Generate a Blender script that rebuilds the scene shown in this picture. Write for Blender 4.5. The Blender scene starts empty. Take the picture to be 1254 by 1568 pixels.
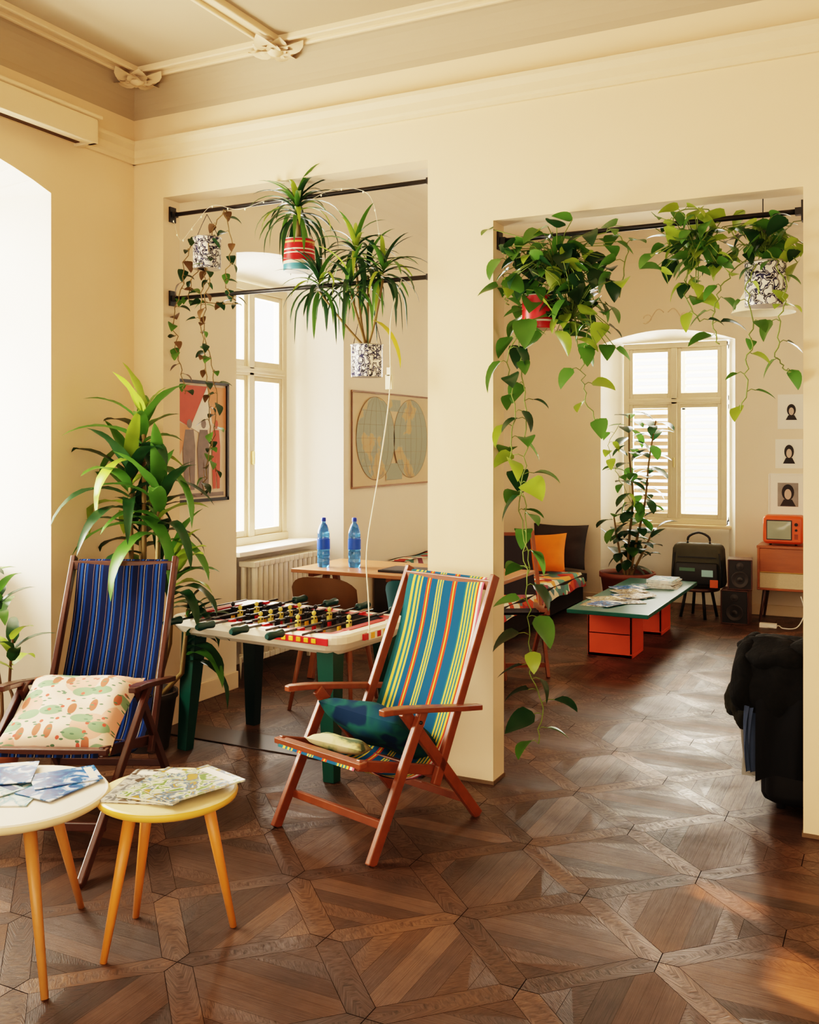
import bpy, math, random
from mathutils import Vector, Matrix, noise as mnoise
R=random.Random(11)
V=Vector
def lin(c):
    r=[]
    for x in c[:3]:
        x=x/255.0
        r.append(x/12.92 if x<=.04045 else ((x+.055)/1.055)**2.4)
    return (r[0],r[1],r[2],1.0)

# ---------------------------------------------------------------- materials
def base(name):
    m=bpy.data.materials.new(name); m.use_nodes=True
    nt=m.node_tree; b=nt.nodes['Principled BSDF']
    return m,nt,b
def M(name,col,rough=.5,metal=0.,var=.12,scale=14.,bump=0.,coat=0.,trans=0.,emit=0.,stretch=(1,1,1)):
    m,nt,b=base(name)
    tc=nt.nodes.new('ShaderNodeTexCoord'); mp=nt.nodes.new('ShaderNodeMapping'); mp.inputs['Scale'].default_value=stretch
    nz=nt.nodes.new('ShaderNodeTexNoise'); nz.inputs['Scale'].default_value=scale; nz.inputs['Detail'].default_value=4
    mx=nt.nodes.new('ShaderNodeMix'); mx.data_type='RGBA'
    c=lin(col)
    mx.inputs[6].default_value=(c[0]*(1-var),c[1]*(1-var),c[2]*(1-var),1)
    mx.inputs[7].default_value=(min(1,c[0]*(1+var)),min(1,c[1]*(1+var)),min(1,c[2]*(1+var)),1)
    L=nt.links
    L.new(tc.outputs['Object'],mp.inputs[0]); L.new(mp.outputs[0],nz.inputs['Vector'])
    L.new(nz.outputs[0],mx.inputs[0]); L.new(mx.outputs[2],b.inputs['Base Color'])
    b.inputs['Roughness'].default_value=rough; b.inputs['Metallic'].default_value=metal
    b.inputs['Coat Weight'].default_value=coat
    if rough>=.8: b.inputs['Specular IOR Level'].default_value=.2
    if trans: b.inputs['Transmission Weight'].default_value=trans
    if emit:
        L.new(mx.outputs[2],b.inputs['Emission Color']); b.inputs['Emission Strength'].default_value=emit
    if bump:
        bp=nt.nodes.new('ShaderNodeBump'); bp.inputs['Strength'].default_value=bump; bp.inputs['Distance'].default_value=.01
        L.new(nz.outputs[0],bp.inputs['Height']); L.new(bp.outputs[0],b.inputs['Normal'])
    return m
def ramp_mat(name,stops,src='U',repeat=1.,rough=.8,scale=10,interp='CONSTANT',detail=3,dist=0.):
    m,nt,b=base(name); L=nt.links
    tc=nt.nodes.new('ShaderNodeTexCoord')
    cr=nt.nodes.new('ShaderNodeValToRGB'); cr.color_ramp.interpolation=interp
    el=cr.color_ramp.elements
    el[0].position=stops[0][0]; el[0].color=lin(stops[0][1])
    el[1].position=stops[1][0]; el[1].color=lin(stops[1][1])
    for p,c in stops[2:]:
        e=el.new(p); e.color=lin(c)
    if src in('U','W'):
        sx=nt.nodes.new('ShaderNodeSeparateXYZ'); L.new(tc.outputs['UV'],sx.inputs[0])
        mu=nt.nodes.new('ShaderNodeMath'); mu.operation='MULTIPLY'; mu.inputs[1].default_value=repeat
        L.new(sx.outputs[0 if src=='U' else 1],mu.inputs[0])
        fr=nt.nodes.new('ShaderNodeMath'); fr.operation='FRACT'; L.new(mu.outputs[0],fr.inputs[0])
        L.new(fr.outputs[0],cr.inputs[0])
    elif src in('N','NU'):
        nz=nt.nodes.new('ShaderNodeTexNoise'); nz.inputs['Scale'].default_value=scale; nz.inputs['Detail'].default_value=detail; nz.inputs['Distortion'].default_value=dist
        L.new(tc.outputs['Object' if src=='N' else 'UV'],nz.inputs['Vector']); L.new(nz.outputs[0],cr.inputs[0])
    else:
        vz=nt.nodes.new('ShaderNodeTexVoronoi'); vz.inputs['Scale'].default_value=scale
        L.new(tc.outputs['UV' if src=='VU' else 'Object'],vz.inputs['Vector'])
        sx=nt.nodes.new('ShaderNodeSeparateColor'); L.new(vz.outputs['Color'],sx.inputs[0]); L.new(sx.outputs[0],cr.inputs[0])
    L.new(cr.outputs[0],b.inputs['Base Color']); b.inputs['Roughness'].default_value=rough
    if rough>=.8: b.inputs['Specular IOR Level'].default_value=.12
    return m
def translucent(mm,f):
    nt=mm.node_tree; b=nt.nodes['Principled BSDF']; out=nt.nodes['Material Output']
    tr=nt.nodes.new('ShaderNodeBsdfTranslucent'); mxs=nt.nodes.new('ShaderNodeMixShader'); mxs.inputs[0].default_value=f
    src=b.inputs['Base Color'].links[0].from_socket
    nt.links.new(src,tr.inputs[0]); nt.links.new(b.outputs[0],mxs.inputs[1]); nt.links.new(tr.outputs[0],mxs.inputs[2]); nt.links.new(mxs.outputs[0],out.inputs[0])

wallm=M('plaster_cream',(234,208,174),.85,var=.03,scale=3,bump=.05)
wallf=M('plaster_far_room',(236,218,192),.85,var=.03,scale=3,bump=.05)
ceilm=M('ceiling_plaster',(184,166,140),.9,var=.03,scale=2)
trimm=M('trim_paint',(230,206,172),.6,var=.03)
winm=M('window_paint',(222,206,178),.45,var=.05)
whitem=M('white_gloss',(240,232,218),.3,var=.03)
blackm=M('black_metal',(20,18,18),.45,var=.2)
wood_red=M('wood_reddish',(124,64,36),.35,var=.35,scale=6,stretch=(3,3,3),coat=.2)
wood_dark=M('wood_dark_brown',(70,36,24),.35,var=.35,scale=8,coat=.2)
wood_honey=M('wood_honey',(216,136,58),.4,var=.15,scale=6,stretch=(6,6,1))
wood_mid=M('wood_mid',(134,78,44),.4,var=.25,scale=6)
leaf_m=M('leaf_green',(80,124,50),.35,var=.45,scale=5)
leaf_l=M('leaf_light',(148,172,62),.35,var=.35,scale=6)
leaf_d=M('leaf_dark',(36,68,38),.3,var=.45,scale=7)
leaf_y=M('leaf_yellow',(190,176,60),.5,var=.3,scale=7)
leaf_r=M('leaf_red',(104,76,46),.5,var=.4,scale=9)
stem_m=M('stem_brown',(120,96,50),.7,var=.3)
stem_g=M('stem_green',(110,130,52),.6,var=.3)
soil=M('soil',(50,34,24),.95,var=.4,scale=60)
for mm in (leaf_m,leaf_l,leaf_d,leaf_y): translucent(mm,.3)

# ---------------------------------------------------------------- mesh builder
class MB:
    def __init__(s): s.v=[];s.f=[];s.m=[];s.uv=[];s.mats=[];s.sm=[];s.xmin=None
    def mi(s,mat):
        if mat not in s.mats: s.mats.append(mat)
        return s.mats.index(mat)
    def add(s,vs,fs,mat,uvs=None,smooth=False):
        o=len(s.v); s.v+=[tuple(x) for x in vs]
        s.uv+=list(uvs) if uvs else [(0,0)]*len(vs)
        k=s.mi(mat)
        for f in fs:
            s.f.append([i+o for i in f]); s.m.append(k); s.sm.append(smooth)
    def box(s,c,size,mat,rot=None):
        c=V(c); vs=[];uv=[]
        for x in(-.5,.5):
            for y in(-.5,.5):
                for z in(-.5,.5):
                    p=V((x*size[0],y*size[1],z*size[2]))
                    if rot is not None: p=rot@p
                    vs.append(c+p); uv.append((x+.5,y+.5))
        s.add(vs,[(0,1,3,2),(4,6,7,5),(0,4,5,1),(2,3,7,6),(0,2,6,4),(1,5,7,3)],mat,uv)
    def b2(s,a,b,mat):
        s.box([(a[i]+b[i])/2 for i in range(3)],[abs(b[i]-a[i]) for i in range(3)],mat)
    def beam(s,p1,p2,w,t,mat,side=(1,0,0),w2=None,t2=None):
        p1=V(p1);p2=V(p2);d=(p2-p1).normalized(); sd=V(side); sd=(sd-d*sd.dot(d)).normalized(); n=d.cross(sd)
        w2=w if w2 is None else w2; t2=t if t2 is None else t2
        vs=[]
        for p,ww,tt in((p1,w,t),(p2,w2,t2)):
            for a,b in((-1,-1),(1,-1),(1,1),(-1,1)): vs.append(p+sd*a*ww/2+n*b*tt/2)
        s.add(vs,[(3,2,1,0),(4,5,6,7),(0,1,5,4),(1,2,6,5),(2,3,7,6),(3,0,4,7)],mat)
    def lathe(s,prof,c,mat,seg=28,smooth=True,mtx=None,cap=True):
        vs=[];uv=[];fs=[];c=V(c);n=len(prof)
        for i,(r,z) in enumerate(prof):
            for k in range(seg):
                a=2*math.pi*k/seg; p=V((r*math.cos(a),r*math.sin(a),z))
                if mtx is not None:p=mtx@p
                vs.append(c+p);uv.append((k/seg,i/(n-1)))
        for i in range(n-1):
            for k in range(seg):
                k2=(k+1)%seg; fs.append((i*seg+k,i*seg+k2,(i+1)*seg+k2,(i+1)*seg+k))
        s.add(vs,fs,mat,uv,smooth)
        if cap:
            o=[vs[k] for k in range(seg)]; s.add(o,[tuple(reversed(range(seg)))],mat,uv[:seg])
            o=[vs[(n-1)*seg+k] for k in range(seg)]; s.add(o,[tuple(range(seg))],mat,uv[-seg:])
    def tube(s,pts,r,mat,seg=8,r2=None):
        pts=[V(p) for p in pts];n=len(pts);vs=[];fs=[]
        ref=V((0,0,1)) if abs((pts[-1]-pts[0]).normalized().z)<.9 else V((1,0,0))
        for i,p in enumerate(pts):
            d=(pts[min(i+1,n-1)]-pts[max(i-1,0)]).normalized(); a=d.cross(ref).normalized(); b=d.cross(a)
            rr=r if r2 is None else r+(r2-r)*i/(n-1)
            for k in range(seg):
                t=2*math.pi*k/seg; vs.append(p+a*rr*math.cos(t)+b*rr*math.sin(t))
        for i in range(n-1):
            for k in range(seg):
                k2=(k+1)%seg; fs.append((i*seg+k,i*seg+k2,(i+1)*seg+k2,(i+1)*seg+k))
        fs.append(tuple(reversed(range(seg)))); fs.append(tuple((n-1)*seg+k for k in range(seg)))
        s.add(vs,fs,mat,None,True)
    def grid(s,fn,nu,nv,mat,smooth=True):
        vs=[];uv=[];fs=[]
        for j in range(nv+1):
            for i in range(nu+1):
                u=i/nu;v=j/nv; vs.append(fn(u,v)); uv.append((u,v))
        for j in range(nv):
            for i in range(nu):
                a=j*(nu+1)+i; fs.append((a,a+1,a+nu+2,a+nu+1))
        s.add(vs,fs,mat,uv,smooth)
    def pillow(s,c,size,mat,rot=None,n=16,p=4):
        c=V(c)
        def f(sgn):
            def g(u,v):
                x=2*u-1;y=2*v-1
                t=max(0,(1-abs(x)**p))**.55*max(0,(1-abs(y)**p))**.55
                k=1-.07*(1-abs(y)**2)*abs(x)**3; k2=1-.07*(1-abs(x)**2)*abs(y)**3
                q=V((x*size[0]/2*k,y*size[1]/2*k2,sgn*t*size[2]/2*(1+.10*math.sin(5*x+3*y)+.05*math.sin(11*y-4*x))))
                if rot is not None:q=rot@q
                return c+q
            return g
        s.grid(f(1),n,n,mat); s.grid(f(-1),n,n,mat)
    def lump(s,c,rad,mat,amp=.2,fr=6,nu=36,nv=22,seed=0.,zs=1.):
        c=V(c)
        def g(u,v):
            a=u*2*math.pi;t=(v-.5)*math.pi
            d=V((math.cos(a)*math.cos(t),math.sin(a)*math.cos(t),math.sin(t)))
            q=V((d.x*rad[0],d.y*rad[1],d.z*rad[2]))
            k=1+amp*(mnoise.noise(V((q.x*fr+seed,q.y*fr,q.z*fr*zs)))+.5*mnoise.noise(V((q.x*fr*2.3+seed,q.y*fr*2.3,q.z*fr*2.3*zs))))
            return c+q*k
        s.grid(g,nu,nv,mat)
    def poly(s,pts,mat): s.add(pts,[tuple(range(len(pts)))],mat)
    def leaf(s,b,az,el,L,W,droop,mat,prof,n=7,fold=.25,roll=0.,wave=0.):
        p=V(b); h=V((math.cos(az),math.sin(az),0)); sd0=V((-math.sin(az),math.cos(az),0)); up=V((0,0,1))
        vs=[];fs=[];uv=[]
        for i in range(n+1):
            t=i/n; a=el-droop*t; a=max(a,-1.5)
            d=h*math.cos(a)+up*math.sin(a); nn=up*math.cos(a)-h*math.sin(a)
            sd=sd0*math.cos(roll)+nn*math.sin(roll); n2=nn*math.cos(roll)-sd0*math.sin(roll)
            w=W/2*prof(t)
            o=n2*wave*math.sin(t*14)*w
            for q in (p-sd*w+n2*fold*w+o,p.copy(),p+sd*w+n2*fold*w-o):
                if s.xmin is not None and q.x<s.xmin: q.x=s.xmin+R.uniform(0,.004)
                vs.append(q)
            uv+=[(0,t),(.5,t),(1,t)]
            p=p+d*L/n
        for i in range(n):
            a=i*3; fs+=[(a,a+1,a+4,a+3),(a+1,a+2,a+5,a+4)]
        s.add(vs,fs,mat,uv,True)
    def obj(s,name,loc=(0,0,0),rz=0.,bevel=0.,seg=2):
        me=bpy.data.meshes.new(name); me.from_pydata(s.v,[],s.f)
        for m in s.mats: me.materials.append(m)
        me.polygons.foreach_set('material_index',s.m); me.polygons.foreach_set('use_smooth',s.sm)
        ul=me.uv_layers.new(name='UVMap')
        d=[]
        for l in me.loops: d+=s.uv[l.vertex_index]
        ul.data.foreach_set('uv',d)
        me.update()
        o=bpy.data.objects.new(name,me); bpy.context.collection.objects.link(o)
        o.location=loc;o.rotation_euler=(0,0,rz)
        if bevel:
            bm=o.modifiers.new('b','BEVEL');bm.width=bevel;bm.segments=seg;bm.limit_method='ANGLE';bm.angle_limit=math.radians(50)
        return o
def rx(a): return Matrix.Rotation(a,3,'X')
def ry(a): return Matrix.Rotation(a,3,'Y')
def rzm(a): return Matrix.Rotation(a,3,'Z')
strap=lambda t:min(1,.35+t*4)*max(0,1-t**2.6)**.8+.02
heart=lambda t:math.sin(math.pi*min(1,max(0.0,t))**.52)**.8 if 0<t<1 else (.25 if t==0 else .01)
ellip=lambda t:math.sin(math.pi*t)**.7+.02 if 0<t<1 else .05

# ---------------------------------------------------------------- room constants
XL=-3.905; YD=4.29; YB=4.43; YF=9.70; XR=2.4; Y0=-1.6; H=3.62; ZC=3.44
def clip(poly,a,b,c):
    out=[]
    for i in range(len(poly)):
        p=poly[i];q=poly[(i+1)%len(poly)]
        dp=a*p[0]+b*p[1]-c;dq=a*q[0]+b*q[1]-c
        if dp>=0: out.append(p)
        if (dp>=0)!=(dq>=0):
            t=dp/(dp-dq); out.append((p[0]+(q[0]-p[0])*t,p[1]+(q[1]-p[1])*t))
    return out
def build_floor():
    vs=[];fs=[];uvs=[];cols=[]
    S=.665;h=S/2;bd=.046;hi=h-bd;w=.042;r2=math.sqrt(2);wr=w*r2
    x0,x1,y0,y1=-4.45,XR+.1,Y0,10.15
    pieces=[]
    for k in range(4):
        A=[(-h,h),(h,h),(hi,hi),(-hi,hi)]
        A=clip(clip(A,-1,1,wr),1,1,wr)
        pieces.append((A,(1,0),1,k))
        T=[(-hi,hi),(hi,hi),(0,0)]
        T=clip(T,-1,1,wr);T=clip(T,1,1,wr)
        n=3; ylo=wr; st=(hi-ylo)/n
        for j in range(n):
            P=clip(clip(T,0,1,ylo+j*st),0,-1,-(ylo+(j+1)*st))
            if len(P)>2: pieces.append((P,(1,0),0,k))
        arm=[(0,0),(wr,0),(h,h-wr),(h,h),(h-wr,h),(0,wr)]
        pieces.append((arm,(1/r2,1/r2),2,k))
    ox=-1.997-h; oy=3.05-h
    i0=int((x0-ox)/S)-2;i1=int((x1-ox)/S)+2;j0=int((y0-oy)/S)-2;j1=int((y1-oy)/S)+2
    def rot(p,k):
        for _ in range(k): p=(-p[1],p[0])
        return p
    rr=random.Random(3); shared={}
    for i in range(i0,i1):
        for j in range(j0,j1):
            cx=ox+i*S;cy=oy+j*S; pj=rr.uniform(-.12,.12)
            for P,g,kind,k in pieces:
                Q=[rot(p,k) for p in P]; g2=rot(g,k)
                if g2[0]+g2[1]*.5<0: g2=(-g2[0],-g2[1])
                Q=[(p[0]+cx,p[1]+cy) for p in Q]
                c=min(1,max(0,(.55 if kind else .38)+pj+rr.uniform(-.28,.28)));off=(rr.uniform(0,50),rr.uniform(0,50))
                if kind==1:
                    e=rot((0,h),k); key=(round(e[0]+cx,3),round(e[1]+cy,3))
                    key=(round(key[0]*20),round(key[1]*20))
                    c,off=shared.setdefault(key,(c,off))
                Q=clip(Q,1,0,x0);Q=clip(Q,-1,0,-x1);Q=clip(Q,0,1,y0);Q=clip(Q,0,-1,-y1)
                if len(Q)<3: continue
                mx=sum(p[0] for p in Q)/len(Q);my=sum(p[1] for p in Q)/len(Q)
                ext=max(math.hypot(p[0]-mx,p[1]-my) for p in Q)
                kk=max(1-.0008/max(ext*.35,.02),.95)
                o=len(vs)
                for p in Q:
                    X=mx+(p[0]-mx)*kk;Y=my+(p[1]-my)*kk
                    vs.append((X,Y,0)); uvs.append(((X*g2[0]+Y*g2[1])+off[0],(-X*g2[1]+Y*g2[0])+off[1])); cols.append(c)
                fs.append(tuple(range(o,len(vs))))
    o=len(vs); n0=len(fs)
    for p in((x0,y0),(x1,y0),(x1,y1),(x0,y1)):
        vs.append((p[0],p[1],-.003));uvs.append((0,0));cols.append(0)
    fs.append((o,o+1,o+2,o+3))
    me=bpy.data.meshes.new('floor');me.from_pydata(vs,[],fs)
    ul=me.uv_layers.new(name='UVMap'); ca=me.color_attributes.new('rnd','FLOAT_COLOR','CORNER')
    d=[];cc=[]
    for l in me.loops:
        d+=uvs[l.vertex_index]; c=cols[l.vertex_index]; cc+=[c,c,c,1]
    ul.data.foreach_set('uv',d); ca.data.foreach_set('color',cc)
    m,nt,b=base('parquet'); L=nt.links
    tc=nt.nodes.new('ShaderNodeTexCoord'); mp=nt.nodes.new('ShaderNodeMapping'); mp.inputs['Scale'].default_value=(1.8,30,1)
    nz=nt.nodes.new('ShaderNodeTexNoise');nz.inputs['Scale'].default_value=1.6;nz.inputs['Detail'].default_value=7;nz.inputs['Distortion'].default_value=.9
    L.new(tc.outputs['UV'],mp.inputs[0]);L.new(mp.outputs[0],nz.inputs['Vector'])
    at=nt.nodes.new('ShaderNodeVertexColor');at.layer_name='rnd'
    cr=nt.nodes.new('ShaderNodeValToRGB');e=cr.color_ramp.elements
    e[0].position=0;e[0].color=lin((62,44,33));e[1].position=1;e[1].color=lin((142,104,76))
    e2=e.new(.5);e2.color=lin((96,67,48))
    L.new(at.outputs[0],cr.inputs[0])
    gr=nt.nodes.new('ShaderNodeValToRGB');gr.color_ramp.elements[0].position=.28;gr.color_ramp.elements[0].color=(.32,.30,.28,1);gr.color_ramp.elements[1].position=.68;gr.color_ramp.elements[1].color=(1.0,1.0,1.0,1)
    L.new(nz.outputs[0],gr.inputs[0])
    mx=nt.nodes.new('ShaderNodeMix');mx.data_type='RGBA';mx.blend_type='MULTIPLY';mx.inputs[0].default_value=1
    L.new(cr.outputs[0],mx.inputs[6]);L.new(gr.outputs[0],mx.inputs[7])
    n3=nt.nodes.new('ShaderNodeTexNoise');n3.inputs['Scale'].default_value=1.8;n3.inputs['Detail'].default_value=9;n3.inputs['Roughness'].default_value=.65
    L.new(tc.outputs['Object'],n3.inputs['Vector'])
    g3=nt.nodes.new('ShaderNodeValToRGB');g3.color_ramp.elements[0].position=.35;g3.color_ramp.elements[0].color=(.55,.53,.52,1);g3.color_ramp.elements[1].position=.65;g3.color_ramp.elements[1].color=(1.1,1.1,1.1,1)
    L.new(n3.outputs[0],g3.inputs[0])
    mx2=nt.nodes.new('ShaderNodeMix');mx2.data_type='RGBA';mx2.blend_type='MULTIPLY';mx2.inputs[0].default_value=1
    L.new(mx.outputs[2],mx2.inputs[6]);L.new(g3.outputs[0],mx2.inputs[7]);L.new(mx2.outputs[2],b.inputs['Base Color'])
    ad=nt.nodes.new('ShaderNodeMath');ad.operation='ADD';L.new(nz.outputs[0],ad.inputs[0]);L.new(n3.outputs[0],ad.inputs[1])
    mr=nt.nodes.new('ShaderNodeMapRange');mr.inputs[1].default_value=.75;mr.inputs[2].default_value=1.25;mr.inputs[3].default_value=.56;mr.inputs[4].default_value=.28
    L.new(ad.outputs[0],mr.inputs[0]);L.new(mr.outputs[0],b.inputs['Roughness'])
    b.inputs['Specular IOR Level'].default_value=.38
    bp=nt.nodes.new('ShaderNodeBump');bp.inputs['Strength'].default_value=.35;bp.inputs['Distance'].default_value=.003
    L.new(nz.outputs[0],bp.inputs['Height']);L.new(bp.outputs[0],b.inputs['Normal'])
    me.materials.append(m); me.materials.append(M('floor_gap',(24,16,12),.9))
    me.polygons[n0].material_index=1
    ob=bpy.data.objects.new('floor',me);bpy.context.collection.objects.link(ob)
build_floor()

# walls -------------------------------------------------------------
def arch(u0,u1,zs,rise,n=14):
    return [(u0+(u1-u0)*i/n, zs+rise*math.sin(math.pi*i/n)**.9) for i in range(n+1)]
def wall(name,mp,U0,U1,Z1,ops,mat,recmat=None):
    b=MB(); u=U0; recmat=recmat or mat
    for o in sorted(ops,key=lambda q:q['u0']):
        b.poly([mp(u,0,0),mp(o['u0'],0,0),mp(o['u0'],Z1,0),mp(u,Z1,0)],mat)
        if o['z0']>0: b.poly([mp(o['u0'],0,0),mp(o['u1'],0,0),mp(o['u1'],o['z0'],0),mp(o['u0'],o['z0'],0)],mat)
        ar=arch(o['u0'],o['u1'],o['zs'],o['rise'])
        for i in range(len(ar)-1):
            b.poly([mp(ar[i][0],ar[i][1],0),mp(ar[i+1][0],ar[i+1][1],0),mp(ar[i+1][0],Z1,0),mp(ar[i][0],Z1,0)],mat)
        if 'd' in o:
            ou=arch(o['o0'],o['o1'],o['ozs'],0); d=o['d']
            A=[(o['u0'],o['z0'])]+ar+[(o['u1'],o['z0'])]; B=[(o['o0'],o['z0'])]+ou+[(o['o1'],o['z0'])]
            for i in range(len(A)-1):
                b.poly([mp(*A[i],0),mp(*A[i+1],0),mp(*B[i+1],d),mp(*B[i],d)],recmat)
            if o['z0']>0: b.poly([mp(*A[0],0),mp(*A[-1],0),mp(*B[-1],d),mp(*B[0],d)],recmat)
            if o['oz0']>o['z0']: b.poly([mp(o['o0'],o['z0'],d),mp(o['o1'],o['z0'],d),mp(o['o1'],o['oz0'],d),mp(o['o0'],o['oz0'],d)],recmat)
        u=o['u1']
    b.poly([mp(u,0,0),mp(U1,0,0),mp(U1,Z1,0),mp(u,Z1,0)],mat)
    return b.obj(name)
mL=lambda u,z,d:(XL-d,u,z)
recm=M('reveal_white',(248,240,226),.7,var=.02)
wall('wall_left',mL,Y0,4.36,ZC+.02,[dict(u0=2.0,u1=3.68,z0=0,zs=2.89,rise=.16,d=.5,o0=2.15,o1=3.52,oz0=.95,ozs=2.86)],wallm,recm)
wall('wall_left',mL,4.36,YF,3.30,[dict(u0=5.254,u1=6.643,z0=0,zs=2.86,rise=.08,d=.4,o0=5.40,o1=6.36,oz0=.86,ozs=2.78)],wallf,recm)
mF=lambda u,z,d:(u,YF+d,z)
wall('wall_far',mF,XL,XR,3.30,[dict(u0=-2.70,u1=-1.40,z0=0,zs=2.60,rise=.12,d=.36,o0=-2.55,o1=-1.51,oz0=.79,ozs=2.63)],wallf,recm)
mR=lambda u,z,d:(XR+d,u,z)
wall('wall_right',mR,Y0,YF,3.46,[dict(u0=1.84,u1=2.12,z0=1.08,zs=1.20,rise=.0),dict(u0=2.22,u1=2.36,z0=1.24,zs=1.34,rise=.0)],wallm)  # two small slots added to cut the sun into small floor patches
mB=lambda u,z,d:(u,Y0-d,z)
wall('wall_back',mB,XL,XR,3.46,[],wallm)
b=MB()
b.b2((XL,YD,0),(-3.691,YB,H),wallm); b.b2((-3.691,YD,2.98),(-2.049,YB,H),wallm); b.b2((-2.049,YD,0),(-1.709,YB,H),wallm)
b.b2((-1.709,YD,2.65),(-.353,YB,H),wallm); b.b2((-.353,YD,0),(XR,YB,H),wallm)
b.obj('wall_divider')
def ceiling(x0,x1,y0,y1,z0,a,h,mat,n=8):
    b=MB();rings=[]
    for i in range(n+1):
        t=math.pi/2*i/n; ins=a*(1-math.cos(t)); z=z0+(h-z0)*math.sin(t)
        rings.append([(x0+ins,y0+ins,z),(x1-ins,y0+ins,z),(x1-ins,y1-ins,z),(x0+ins,y1-ins,z)])
    for i in range(n):
        for k in range(4):
            k2=(k+1)%4; b.poly([rings[i][k],rings[i][k2],rings[i+1][k2],rings[i+1][k]],mat)
    b.poly(rings[-1],mat)
    return b.obj('ceiling')
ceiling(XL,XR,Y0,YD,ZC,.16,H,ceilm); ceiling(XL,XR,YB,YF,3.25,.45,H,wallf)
def cornice(name,p1,p2,nrm,prof,mat):
    b=MB();p1=V(p1);p2=V(p2);n=V(nrm);vs=[]
    for p in(p1,p2):
        for (o,z) in prof: vs.append(p+n*o+V((0,0,z)))
    k=len(prof); fs=[(i,i+1,k+i+1,k+i) for i in range(k-1)]+[tuple(range(k)),tuple(range(k,2*k))]
    b.add(vs,fs,mat); return b.obj(name)
cp=[(-.01,3.185),(.018,3.185),(.018,3.205),(.032,3.215),(.032,3.255),(.06,3.28),(.06,3.30),(-.01,3.305)]
cornice('trim_1',(XL,YD,0),(XR,YD,0),(0,-1,0),cp,trimm)
cornice('trim_2',(XL,Y0,0),(XL,YD,0),(1,0,0),cp,trimm)
b=MB(); b.b2((XL,-.5,3.185),(XL+.05,3.86,3.20),M('pelmet_dark_underside',(96,76,60),.8)); b.b2((XL+.09,-.5,3.17),(XL+.15,3.86,3.30),trimm);b.b2((XL,3.83,3.17),(XL+.15,3.86,3.30),trimm); b.b2((XL+.04,-.5,3.30),(XL+.165,3.88,3.32),trimm)  # first box is a dark strip for the pelmet's dark underside
b.obj('window_pelmet',bevel=.006)
b=MB()
def mould(p,q):
    p=V(p);q=V(q);d=(q-p).normalized();s=V((-d.y,d.x,0))
    for o,w,t in((-.04,.022,.03),(.04,.022,.03),(0,.06,.014)):
        b.beam(p+s*o,q+s*o,w,t*2,trimm,side=s)
mould((-3.7,Y0,H),(-3.7,4.09,H));mould((-3.7,4.09,H),(2.2,4.09,H));mould((-2.8,Y0,H),(-2.8,4.09,H))
mould((-3.7,1.2,H),(-2.8,1.2,H))
b.obj('trim_3',bevel=.006)
for cx in(-3.7,-2.8):
    b=MB()
    for k in range(8):
        a=k*math.pi/4; L=.17 if k%2==0 else .12
        b.leaf((cx,4.09,H-.03),a,-.35,L,.10,-.9,trimm,ellip,n=6,fold=-.3)
        b.leaf((cx,4.09,H-.045),a+.39,-.35,L*.6,.07,-.9,trimm,ellip,n=6,fold=-.3)
    b.lathe([(.05,0),(.05,-.05),(.03,-.07),(.004,-.078)],(cx,4.09,H),trimm,seg=14)
    b.obj('ceiling_rosette')
b=MB(); b.b2((XL,YB,0),(XL+.018,5.254,.11),trimm);b.b2((XL,6.643,0),(XL+.018,YF,.11),trimm);b.b2((XL,3.68,0),(XL+.018,YD,.11),trimm);b.b2((XL,Y0,0),(XL+.018,2.0,.11),trimm);b.obj('baseboard_left',bevel=.004)
b=MB(); b.b2((XL,YF-.018,0),(-2.7,YF,.1),trimm);b.b2((-1.4,YF-.018,0),(XR,YF,.1),trimm);b.obj('baseboard_far',bevel=.004)
bdm=M('base_dark_line',(110,88,66),.8)  # thin dark line along the foot of the divider
b=MB(); b.b2((-2.054,YD-.005,0),(-1.704,YB+.005,.016),bdm);b.b2((-.358,YD-.005,0),(XR,YB+.005,.016),bdm);b.obj('baseboard_divider')
b=MB(); b.b2((-3.69,YD-.06,0),(-2.05,YB+.02,.007),M('threshold_wood',(48,33,26),.4,var=.3)); b.obj('trim_4',bevel=.002)

def window(name,w,h,loc,rz,tr):
    b=MB(); fw=.055
    b.b2((-w/2,-.04,0),(-w/2+fw,.04,h),winm);b.b2((w/2-fw,-.04,0),(w/2,.04,h),winm)
    b.b2((-w/2,-.045,h-fw),(w/2,.045,h),winm);b.b2((-w/2,-.055,0),(w/2,.04,fw),winm)
    b.b2((-.03,-.05,fw),(.03,.04,h-fw),winm); b.b2((-w/2+fw,-.05,tr-.03),(w/2-fw,.04,tr+.035),winm); b.b2((-w/2+fw,-.065,tr-.01),(w/2-fw,-.05,tr+.02),winm)
    for sx in(-1,1):
        xa,xb=sorted((sx*.03,sx*(w/2-fw)))
        for za,zb in((fw,tr-.03),(tr+.035,h-fw)):
            s=.038
            b.b2((xa,-.03,za),(xa+s,.02,zb),winm);b.b2((xb-s,-.03,za),(xb,.02,zb),winm)
            b.b2((xa+s,-.03,za),(xb-s,.02,za+s+.01),winm);b.b2((xa+s,-.03,zb-s),(xb-s,.02,zb),winm)
    b.box((.0,-.06,tr*.5),(.015,.03,.1),M('window_handle',(190,170,120),.3,metal=.7))
    return b.obj(name,loc,rz,bevel=.005)
window('window_1',1.35,1.89,(-4.38,2.835,.96),math.pi/2,1.35)
window('window_2',.94,1.90,(-4.28,5.88,.87),math.pi/2,1.26)
window('window_3',1.02,1.82,(-2.03,10.03,.80),0,1.23)
b=MB(); b.b2((-4.29,5.38,.835),(-3.97,6.46,.87),whitem); b.obj('window_sill',bevel=.006)
b=MB(); b.b2((-2.62,9.9,.77),(-1.46,10.03,.80),trimm); b.obj('window_sill',bevel=.006)
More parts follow.
